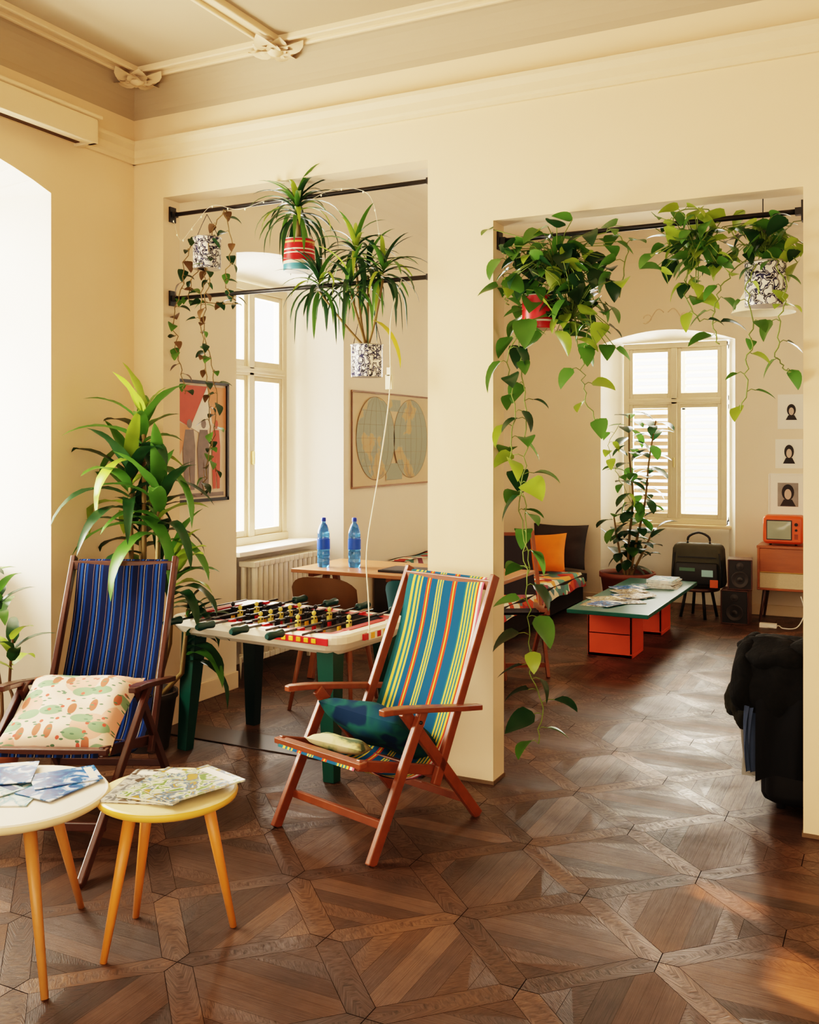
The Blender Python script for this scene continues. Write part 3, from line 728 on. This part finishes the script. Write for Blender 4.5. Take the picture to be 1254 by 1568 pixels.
figure(.28,1.1,pk,.0095);figure(.55,1.1,pk,.0098);figure(.80,.8,pr,.0096)
pq([(.05,.015),(.95,.015),(.95,.05),(.05,.05)],pk,.0097)
b.obj('framed_poster')
b=MB(); y0,y1,z0,z1=6.757,8.19,1.245,2.03; x=XL+.006
paper=M('map_paper',(206,178,140),.75,var=.1,scale=4)
land=ramp_mat('map_land',[(0,(150,152,130)),(.50,(158,158,134)),(.515,(188,160,118)),(.57,(192,154,108)),(.60,(166,146,114)),(.66,(178,124,94)),(.70,(158,152,122))],'N',scale=3.2,detail=10,rough=.75)
b.grid(lambda u,v:V((x+.004*math.sin(u*9)*math.sin(v*5)+.004,y0+(y1-y0)*u,z0+(z1-z0)*v)),16,10,paper)
b.grid(lambda u,v:V((x-.003,y0+(y1-y0)*u,z0+(z1-z0)*v)),1,1,paper)
ml=M('map_line',(150,124,92),.8)
for cx in(.275,.725):
    cyy=y0+(y1-y0)*cx; cz=(z0+z1)/2+.01; ry_=(y1-y0)*.232; rz_=.345
    vs=[(x+.0095,cyy+ry_*math.cos(a*math.pi/20),cz+rz_*math.sin(a*math.pi/20)) for a in range(40)]
    b.poly(vs,land)
    b.tube(vs+[vs[0]],.0015,ml,4)
    for k in(-.66,-.33,0,.33,.66):
        b.tube([(x+.0098,cyy+ry_*k*math.cos(t*math.pi/12-math.pi/2),cz+rz_*math.sin(t*math.pi/12-math.pi/2)) for t in range(13)],.0007,ml,4)
        b.tube([(x+.0098,cyy-ry_*math.sqrt(1-k*k),cz+rz_*k),(x+.0098,cyy+ry_*math.sqrt(1-k*k),cz+rz_*k)],.0007,ml,4)
b.box((x+.0085,y0+(y1-y0)*.5,z0+.12),(.001,.30,.14),land);b.box((x+.0085,y0+(y1-y0)*.5,z1-.1),(.001,.24,.1),land)
b.box((x+.008,(y0+y1)/2,z1-.006),(.012,y1-y0+.02,.014),M('map_batten',(130,90,60),.6)); b.box((x+.008,(y0+y1)/2,z0+.006),(.012,y1-y0+.02,.014),M('map_batten_b',(150,106,70),.6))
b.box((x+.006,y0,(z0+z1)/2),(.008,.008,z1-z0),M('map_edge',(120,80,60),.6))
b.obj('world_map')

# ---------------------------------------------------------------- desk, bottles, chairs in far room
b=MB(); dt=M('desk_top',(170,116,80),.35,var=.15,scale=5)
b.b2((-3.72,5.62,.725),(-2.2,6.28,.75),dt)
for x in(-3.6,-3.0,-2.4):
    for s in(-1,1):
        b.beam((x,5.95+s*.05,.72),(x+.0,5.95+s*.27,0),.04,.04,wood_mid,side=(1,0,0))
    b.beam((x,5.74,.25),(x,6.16,.25),.03,.03,wood_mid); b.beam((x,5.68,.71),(x,6.22,.71),.04,.03,wood_mid)
b.obj('trestle_desk',bevel=.003)
blu=M('blue_plastic',(90,170,240),.1,var=.1,trans=.75); lab=M('bottle_label',(30,90,200),.4); cap=M('bottle_cap',(20,60,170),.4)
for (x,y) in((-3.57,5.80),(-3.37,5.88)):
    b=MB()
    pr_=[(.036,0),(.043,.008),(.044,.05),(.040,.06),(.044,.07),(.044,.10),(.041,.11),(.044,.12),(.044,.20),(.041,.21),(.043,.22),(.040,.25),(.026,.29),(.014,.305),(.014,.315)]
    b.lathe(pr_,(0,0,0),blu,24); b.lathe([(.0448,.125),(.0448,.195)],(0,0,0),lab,24,cap=False); b.lathe([(.017,.315),(.017,.338),(.012,.342)],(0,0,0),cap,16)
    b.obj('water_bottle',(x,y,.75))
b=MB(); b.b2((-3.1,5.72,.75),(-2.72,5.98,.765),blackm); b.b2((-3.08,5.74,.765),(-2.74,5.96,.768),M('tray_inner',(70,70,74),.4))
b.obj('laptop',bevel=.003)
b=MB()
for i in range(4): b.box((-2.55+.01*i,5.86,.757+.012*i),(.24,.3,.011),[covs[3],pages,covs[1],covs[2]][i],rzm(.1*i))
b.obj('paper_stack')
b=MB(); b.pillow((0,0,0),(.3,.14,.11),M('teal_cloth',(24,120,128),.8)); b.obj('teal_bag',(-2.62,6.16,.812))
def shell_chair(loc,rz,seatm,legm):
    b=MB()
    def back(u,v):
        a=(u-.5)*2.1; r=.23
        w=1-.25*(abs(2*u-1)**3)*(v)
        return V((math.sin(a)*r*1.05,-math.cos(a)*r*.8-.02-.05*v,.50+.31*v*w))
    b.grid(back,14,6,seatm); b.grid(lambda u,v:back(u,v)*1.0+V((0,-.012,0)),14,6,seatm)
    def seat(u,v):
        a=u*2*math.pi; r=v
        return V((math.cos(a)*.22*r,math.sin(a)*.21*r+.0,.45-.02*(1-r*r)))
    b.grid(seat,24,5,seatm); b.grid(lambda u,v:seat(u,v)-V((0,0,.025)),24,5,seatm)
    b.lathe([(.219,.425),(.223,.437),(.219,.45)],(0,0,0),seatm,24,cap=False)
    for s in(-1,1):
        b.tube([(s*.13,-.16,.44),(s*.14,-.215,.60)],.012,legm)
        b.tube([(s*.15,.13,.43),(s*.20,.20,0)],.017,legm,10,.011); b.tube([(s*.15,-.13,.43),(s*.20,-.23,0)],.017,legm,10,.011)
    b.obj('shell_chair',loc,rz)
brown=M('brown_upholstery',(98,66,34),.5,var=.15)
shell_chair((-3.12,5.20,0),math.radians(8),brown,wood_mid)
shell_chair((-2.50,5.28,0),math.radians(-10),M('teal_upholstery',(22,84,92),.6),wood_mid)
b=MB(); dk=M('dark_canvas',(44,38,40),.8)
for s in(-1,1):
    x=s*.23
    b.beam((x,-.3,.95),(x,.3,0),.022,.04,wood_red); b.beam((x,.22,.5),(x,-.3,0),.022,.04,wood_red); b.beam((x,-.2,.42),(x,.3,.45),.022,.04,wood_red)
b.beam((-.23,-.29,.93),(.23,-.29,.93),.03,.02,wood_red,side=(0,0,1));b.beam((-.23,.25,.08),(.23,.25,.08),.03,.02,wood_red,side=(0,0,1))
b.grid(lambda u,v:V(((u-.5)*.42,-.29+.26*v,.94-.42*v-.03*math.sin(math.pi*v))),6,8,dk); b.grid(lambda u,v:V(((u-.5)*.42,-.05+.35*v,.42+.03*v-.03*math.sin(math.pi*v))),6,8,dk)
b.obj('folding_chair',(-2.50,6.56,0),math.radians(-150))

# ---------------------------------------------------------------- daybed
b=MB(); dkf=M('daybed_grey',(64,58,54),.8)
throw=ramp_mat('patchwork_throw',[(0,(110,140,140)),(.14,(214,96,66)),(.26,(240,224,196)),(.42,(150,90,100)),(.52,(110,160,144)),(.64,(236,170,96)),(.76,(244,236,214)),(.9,(176,70,66))],'V',scale=11,rough=.9)
b.b2((-3.86,7.1,.03),(-2.86,9.62,.22),dkf); b.b2((-3.86,7.1,.22),(-2.82,9.62,.30),dkf)
def th(u,v):
    x=-3.80+1.04*u; z=.33+.01*math.sin(v*25+u*5)
    if u>.93: z-= (u-.93)/.07*.13; x=-3.80+1.04*.93+(u-.93)*.6
    return V((x,7.2+2.3*v,z))
b.grid(th,24,40,throw)
b.b2((-3.88,7.1,.05),(-3.66,9.65,.60),dkf)
def bt(u,v):
    t=u
    if t<.3: p=(-3.645+.0,.315+.31*t/.3)
    elif t<.5: p=(-3.645-.2*(t-.3)/.2,.625)
    else: p=(-3.84,.625)
    return V((p[0]+.006*math.sin(v*30),7.25+2.2*v,p[1]+.006*math.sin(v*22)))
b.grid(bt,16,40,throw)
b.obj('daybed',bevel=.012)
org=M('orange_velvet',(240,130,24),.7,var=.12)
b=MB(); b.pillow((0,0,0),(.48,.40,.17),org,rx(1.15)@rzm(.08)); b.obj('orange_cushion',(-3.16,9.24,.525))
b=MB(); b.pillow((0,0,0),(.58,.46,.16),M('charcoal_cushion_cloth',(64,60,60),.85),rx(1.25)); b.obj('charcoal_cushion',(-3.08,9.52,.57))
b=MB(); b.pillow((0,0,0),(.42,.40,.16),M('rust_cushion_cloth',(220,104,50),.8,var=.3),rx(1.1)@rzm(-.1)); b.obj('patterned_cushion',(-3.42,8.95,.535),.5)
b=MB(); b.pillow((0,0,0),(.46,.42,.16),throw,rx(1.1)); b.obj('patterned_cushion',(-3.42,8.5,.55),1.2)

# ---------------------------------------------------------------- green coffee table
b=MB(); gt=M('teal_green_paint',(24,88,78),.35,var=.08); og=M('orange_red_paint',(208,78,38),.5,var=.08)
b.b2((-2.20,6.98,.355),(-1.60,8.87,.385),gt)
for y0 in(7.25,8.25):
    x0,x1,y1=-2.12,-1.78,y0+.36
    b.b2((x0,y0,0),(x1,y0+.018,.355),og);b.b2((x0,y1-.018,0),(x1,y1,.355),og);b.b2((x0,y0,0),(x0+.018,y1,.355),og);b.b2((x0,y0,0),(x1,y1,.03),og); b.b2((x0,y0,.17),(x1,y1,.185),og)
    b.b2((x1-.02,y0,.03),(x1,y1,.355),og)
b.obj('coffee_table',bevel=.004)
b=MB()
for i in range(11):
    y=7.30+ (i%6)*.22; x=-1.93+R.uniform(-.13,.13); z=.3855+.0065*(i//6)+.0012*(i%5)
    magbox(b,(x,y,z),R.uniform(-.9,.9),.19,.26,.005,R.choice([covs[2],covs[2],covs[3],covs[4],covs[1]]))
for i in range(6): magbox(b,(-1.80+R.uniform(-.02,.02),8.45,.3855+.0115*i),R.uniform(-.3,.3),.22,.30,.011,R.choice([covs[2],covs[3],covs[4]]))
b.obj('magazine_spread')

# ---------------------------------------------------------------- rubber plant
b=MB(); terr=M('terracotta_bowl',(112,58,40),.6)
b.lathe([(.16,0),(.22,.12),(.25,.33),(.265,.335),(.265,.38),(.245,.38),(.24,.34)],(0,0,0),terr,32,cap=False); b.lathe([(.001,.34),(.24,.34)],(0,0,0),soil,24,cap=False)
rl=[leaf_d,leaf_d,leaf_d,leaf_m]
for (pts,n) in(([(0,0,.33),(.02,0,.7),(.06,-.02,1.1),(.02,0,1.5),(.02,0,1.88)],46),([(.02,.02,.33),(.1,-.03,.7),(.18,-.05,1.05),(.22,-.05,1.45),(.28,-.04,1.82)],42),([(-.02,0,.33),(-.08,0,.6),(-.12,-.03,.9)],14),([(.03,0,.33),(.16,0,.6),(.26,-.03,.8)],12)):
    P=spline(pts,n); b.tube(P,.014,stem_m,7,.007)
    for i,p in enumerate(P[4:]):
        az=i*2.4
        L=R.uniform(.17,.24); bs=p+V((math.cos(az)*.02,math.sin(az)*.02,0))
        b.leaf(bs,az,R.uniform(-.5,.9),L,L*.52,R.uniform(.2,1.2),R.choice(rl),ellip,n=6,fold=.2)
vine(b,[(-.05,-.05,1.8),(-.15,-.1,1.6),(-.1,-.12,1.4),(.0,-.15,1.2),(.1,-.12,1.0)],.09,.12,[leaf_l,leaf_m])
b.obj('rubber_plant',(-2.33,9.30,0))

# ---------------------------------------------------------------- bag on stool
b=MB(); bg=M('bag_canvas',(72,70,58),.8,var=.25,scale=8); bgd=M('bag_trim',(30,30,30),.6)
def roundbox(b,c,sx,sy,sz,r,mat,taper=0.):
    def lp(z,k):
        out=[]
        hx=(sx/2-k)*(1-taper*z/sz);hy=sy/2-k
        for (qx,qy,a0) in((hx-r,hy-r,0),(-hx+r,hy-r,90),(-hx+r,-hy+r,180),(hx-r,-hy+r,270)):
            for i in range(6):
                a=math.radians(a0+18*i); out.append((c[0]+qx+r*math.cos(a),c[1]+qy+r*math.sin(a),c[2]+z))
        return out
    Ls=[lp(0,r*.6),lp(r*.3,r*.2),lp(r*.8,0),lp(sz-r*.8,0),lp(sz-r*.3,r*.2),lp(sz,r*.6)]
    vs=sum(Ls,[]);n=24;fs=[]
    for i in range(5): fs+=[(i*n+k,i*n+(k+1)%n,(i+1)*n+(k+1)%n,(i+1)*n+k) for k in range(n)]
    fs+=[tuple(reversed(range(n))),tuple(range(5*n,6*n))]
    b.add(vs,fs,mat,None,True)
roundbox(b,(0,0,.28),.50,.2,.40,.06,bg,.10)
roundbox(b,(0,-.11,.31),.40,.05,.20,.02,bgd,.05)
b.tube([(-.20,-.095,.6),(-.215,-.1,.45),(-.22,-.1,.3)],.008,bgd); b.tube([(.20,-.095,.6),(.215,-.1,.45),(.22,-.1,.3)],.008,bgd)
b.box((0,-.10,.56),(.34,.015,.012),bgd)
b.tube(spline([(-.1,0,.67),(-.09,0,.74),(0,0,.78),(.09,0,.74),(.1,0,.67)],14),.011,bgd)
b.box((.1,-.14,.42),(.1,.01,.06),M('badge_teal',(150,190,190),.5));b.box((.16,-.145,.33),(.07,.01,.07),M('badge_orange',(200,90,40),.5));b.box((-.08,-.14,.45),(.14,.01,.03),M('badge_green',(80,110,90),.5))
b.obj('canvas_bag',(-1.67,9.33,0))
b=MB(); b.lathe([(.18,.25),(.19,.258),(.19,.27),(.18,.278)],(0,0,0),wood_dark,24)
for k in range(4):
    a=k*math.pi/2+.5; b.tube([(math.cos(a)*.12,math.sin(a)*.12,.25),(math.cos(a)*.17,math.sin(a)*.17,0)],.014,blackm,8)
b.obj('low_stool',(-1.67,9.33,0))
spk=M('speaker_black',(24,20,19),.5); con=M('speaker_cone',(50,44,42),.5)
def speaker(loc,rz,w=.23,h=.30,d=.22):
    b=MB(); b.b2((-w/2,-d/2,0),(w/2,d/2,h),spk)
    b.b2((-w/2-.002,-d/2-.006,-.0),(-w/2+.010,d/2,h),wood_dark);b.b2((w/2-.010,-d/2-.006,0),(w/2+.002,d/2,h),wood_dark);b.b2((-w/2,-d/2-.006,h-.010),(w/2,d/2,h+.002),wood_dark);b.b2((-w/2,-d/2-.006,0),(w/2,d/2,.010),wood_dark)
    m=rx(math.pi/2)
    b.lathe([(.075,0),(.075,.008),(.062,.006),(.028,-.006),(.018,.004),(.004,.006)],(0,-d/2-.001,h*.34),con,24,mtx=m,cap=False)
    b.lathe([(.035,0),(.035,.006),(.022,.004),(.01,.01),(.002,.01)],(0,-d/2-.001,h*.78),con,20,mtx=m,cap=False)
    b.obj('loudspeaker',loc,rz,bevel=.004)
speaker((-1.315,9.18,0),.0,h=.30,w=.235);speaker((-1.285,9.20,.3035),.12,h=.27,w=.205)
b=MB(); x0,x1,y0,y1=-1.15,-.20,9.28,9.66; wal=M('walnut_orange',(160,86,42),.3,var=.25,scale=5,stretch=(1,1,6),coat=.3); gri=M('speaker_grille_cloth',(204,184,150),.8,var=.12,scale=80)
b.b2((x0,y0+.02,.30),(x1,y1,.68),wal); b.b2((x0-.005,y0,.665),(x1+.005,y1,.69),wal); b.b2((x0-.003,y0+.005,.29),(x1+.003,y1,.31),wal)
b.b2((x0,y0,.31),(x0+.02,y0+.02,.68),wal);b.b2((x1-.02,y0,.31),(x1,y0+.02,.68),wal)
b.b2((x0+.02,y0+.01,.31),(x1-.02,y0+.022,.45),gri); b.b2((x0+.02,y0+.004,.455),(-.73,y0+.022,.662),wal);b.b2((-.72,y0+.004,.455),(x1-.02,y0+.022,.662),wal); b.b2((x0+.02,y0+.002,.448),(x1-.02,y0+.012,.458),M('brass_trim',(190,150,80),.3,metal=.8))
for (x,y,dx,dy) in((x0+.06,y0+.06,-.04,-.03),(x1-.06,y0+.06,.04,-.03),(x0+.06,y1-.06,-.04,0.02),(x1-.06,y1-.06,.04,.02)):
    b.tube([(x,y,.30),(x+dx,y+dy,0)],.018,wood_dark,10,.011)
b.obj('radio_console',bevel=.004)
b=MB(); tvo=M('tv_orange_plastic',(226,90,30),.35); scr=M('tv_screen',(160,162,140),.15,var=.15,scale=3)
roundbox(b,(0,.02,0.012),.34,.26,.25,.035,tvo)
b.b2((-.15,-.125,.035),(.15,-.112,.24),tvo); b.b2((-.135,-.130,.05),(.08,-.122,.228),blackm)
def sc(u,v): return V((-.128+.2*u,-.131-.012*math.sin(math.pi*u)*math.sin(math.pi*v),.058+.16*v))
b.grid(sc,10,10,scr); b.lathe([(.016,0),(.014,.015)],(.115,-.126,.19),blackm,14,mtx=rx(math.pi/2)); b.lathe([(.012,0),(.01,.012)],(.115,-.126,.14),blackm,14,mtx=rx(math.pi/2))
for k in range(4): b.box((.115,-.127,.10-.012*k),(.03,.004,.005),blackm)
for s in(-1,1): b.tube([(s*.1,-.05,.02),(s*.11,-.06,0)],.01,blackm)
b.obj('portable_television',(-.94,9.44,.693))
def print_(cx,cz,w,h,iw,ih,face):
    b=MB(); y=YF
    b.b2((cx-w/2,y-.004,cz-h/2),(cx+w/2,y,cz+h/2),M('print_paper',(244,236,220),.7,var=.02))
    ink=M('print_ink',(44,40,40),.7); gry=M('print_grey',(150,140,130),.7,var=.3)
    if face>1: b.b2((cx-iw/2,y-.006,cz-ih/2),(cx+iw/2,y-.004,cz+ih/2),gry)
    e=[(cx+iw*.30*math.cos(a*.3142),y-.0075,cz+ih*.1+ih*.34*math.sin(a*.3142)) for a in range(20)]; b.poly(e,ink)
    e=[(cx+iw*.17*math.cos(a*.3142),y-.009,cz+ih*.02+ih*.22*math.sin(a*.3142)) for a in range(20)]; b.poly(e,M('print_skin',(206,180,160),.7))
    b.poly([(cx-iw*.38,y-.008,cz-ih*.48),(cx+iw*.38,y-.008,cz-ih*.48),(cx+iw*.2,y-.008,cz-ih*.2),(cx-iw*.2,y-.008,cz-ih*.2)],ink)
    if w>.28:
        for a in(-1,1): b.b2((cx+a*w/2-.006,y-.014,cz-h/2),(cx+a*w/2+.006,y,cz+h/2),whitem)
        for a in(-1,1): b.b2((cx-w/2,y-.014,cz+a*h/2-.006),(cx+w/2,y,cz+a*h/2+.006),whitem)
    b.obj('portrait_print')
print_(-.90,1.90,.24,.32,.13,.16,1);print_(-.92,1.51,.24,.27,.14,.19,1);print_(-.93,1.13,.33,.38,.18,.22,2)
b=MB(); b.tube(spline([(-1.08,9.1,.012),(-1.0,9.0,.01),(-.95,9.1,.012),(-.9,9.0,.01),(-.8,9.1,.01),(-.75,9.22,.12),(-.78,9.25,.26)],40),.005,whitem,6); b.b2((-1.10,9.02,0),(-.96,9.08,.035),whitem); b.obj('power_strip',bevel=.004)
b=MB(); b.tube([(0,0,.25),(0,0,1.0)],.004,blackm,6); b.lathe([(.21,-.1),(.205,-.095),(.09,.1),(.03,.11),(.03,.14)],(0,0,0),M('lampshade_cream',(240,226,194),.7,emit=.1),32,cap=False); b.tube([(0,0,.11),(0,0,.27)],.012,blackm,8); b.lathe([(.05,.99),(.05,1.03)],(0,0,0),whitem,16)
b.obj('pendant_lamp',(-.83,7.0,2.585))

# ---------------------------------------------------------------- black armchair with coat
b=MB(); bk=M('black_leather',(11,10,11),.5,var=.2)
roundbox(b,(0,0,.03),.66,.70,.36,.06,bk); roundbox(b,(-.28,0,.03),.14,.70,.56,.05,bk); roundbox(b,(.28,0,.03),.14,.70,.56,.05,bk); roundbox(b,(0,-.29,.03),.68,.16,.66,.06,bk,.04); roundbox(b,(0,.05,.36),.44,.52,.12,.04,bk)
for x in(-.27,.27):
    for y in(-.28,.28): b.tube([(x,y,.06),(x,y,0)],.02,blackm)
b.obj('black_armchair',(-.20,4.87,0))
b=MB(); fur=M('dark_fleece',(15,14,12),.95,var=.7,scale=30,bump=.8); furo=M('olive_fleece',(34,32,22),.95,var=.5,scale=30,bump=.8); jac=M('black_jacket_cloth',(13,13,15),.85,var=.4,scale=10)
b.lump((-.24,-.27,.68),(.24,.17,.075),fur,.35,7,seed=1.);b.lump((.02,-.28,.71),(.24,.16,.075),fur,.35,8,seed=5.)
b.lump((-.385,-.24,.56),(.09,.17,.16),fur,.4,8,seed=9.,zs=.6);b.lump((-.42,-.22,.42),(.085,.11,.10),furo,.5,9,seed=12.);b.lump((-.24,-.375,.58),(.17,.05,.14),fur,.4,9,seed=15.,zs=.4);b.lump((.02,-.375,.60),(.18,.05,.15),fur,.4,9,seed=25.,zs=.4)
jean=M('grey_blue_cloth',(62,74,96),.9,var=.3,scale=12); pale=M('pale_grey_cloth',(150,148,142),.9,var=.2,scale=12)
def drape(x0,y0,wd,z0,z1,ph,mat):
    def f(u,v): return V((x0-.02*math.sin(u*18+ph+v)-.012*math.sin(u*7+v*3),y0+wd*u,z0-(z0-z1)*v*(1-.06*math.sin(u*4+ph))))
    b.grid(f,30,12,mat); b.grid(lambda u,v:f(u,v)+V((.018,0,0)),30,12,mat)
drape(-.385,-.37,.13,.48,.16,0,jean); drape(-.41,-.30,.08,.46,.13,2,pale); drape(-.375,-.18,.16,.46,.18,4,jean)
def jk(u,v): return V((-.36+.66*u,-.395-.016*math.sin(u*26+v*2)-.01*math.sin(u*9),.60-.46*v*(1-.08*math.sin(u*8))))
b.grid(jk,50,14,jac); b.grid(lambda u,v:jk(u,v)+V((0,.016,0)),50,14,jac)
b.obj('draped_coat',(-.20,4.87,0))

# ---------------------------------------------------------------- lights / world
def area(name,loc,rot,sx,sy,pw,col):
    l=bpy.data.lights.new(name,'AREA');l.shape='RECTANGLE';l.size=sx;l.size_y=sy;l.energy=pw;l.color=col
    o=bpy.data.objects.new(name,l);o.location=loc;o.rotation_euler=rot;bpy.context.collection.objects.link(o);return o
area('window_light_near',(-4.85,2.70,2.0),(0,math.radians(-88),math.radians(14)),2.2,1.7,450,(1,.88,.72))
area('window_light_mid',(-4.85,6.35,1.9),(0,math.radians(-88),0),2.3,2.6,520,(1,.92,.80))
area('window_light_far',(-2.03,10.7,1.8),(math.radians(-90),0,0),1.3,2.2,480,(1,.93,.80))
area('fill_light_side',(2.3,7.2,1.8),(0,math.radians(90),0),1.8,2.0,28,(1,.90,.76))  # added fill lamp in front of the closed right wall, no window there
area('fill_light_rear_a',(-2.3,-1.5,1.45),(math.radians(88),0,0),1.7,1.7,66,(1,.84,.64))  # added fill lamp inside the closed back wall, no window there
area('fill_light_rear_b',(.45,-1.5,1.45),(math.radians(88),0,0),2.4,1.7,96,(1,.84,.64))  # second added fill lamp behind the camera
sd=bpy.data.lights.new('sun','SUN');sd.energy=38.0;sd.angle=.012;sd.color=(1,.55,.25)
so=bpy.data.objects.new('sun',sd);bpy.context.collection.objects.link(so)
so.rotation_euler=V((.8,-.35,.35)).to_track_quat('Z','Y').to_euler()
w=bpy.data.worlds.new('World');bpy.context.scene.world=w;w.use_nodes=True
bgn=w.node_tree.nodes['Background'];bgn.inputs[0].default_value=(1,.95,.86,1);bgn.inputs[1].default_value=5.0
cd=bpy.data.cameras.new('camera');cd.sensor_fit='HORIZONTAL';cd.sensor_width=36;cd.lens=1500/1254*36;cd.shift_y=-104/1254
co=bpy.data.objects.new('camera',cd);co.location=(0,0,1.6);co.rotation_euler=(math.radians(90),0,math.radians(26.6));bpy.context.collection.objects.link(co)
sc_=bpy.context.scene;sc_.camera=co
sc_.view_settings.view_transform='Filmic'
try: sc_.view_settings.look='High Contrast'
except Exception: pass
sc_.view_settings.exposure=.05
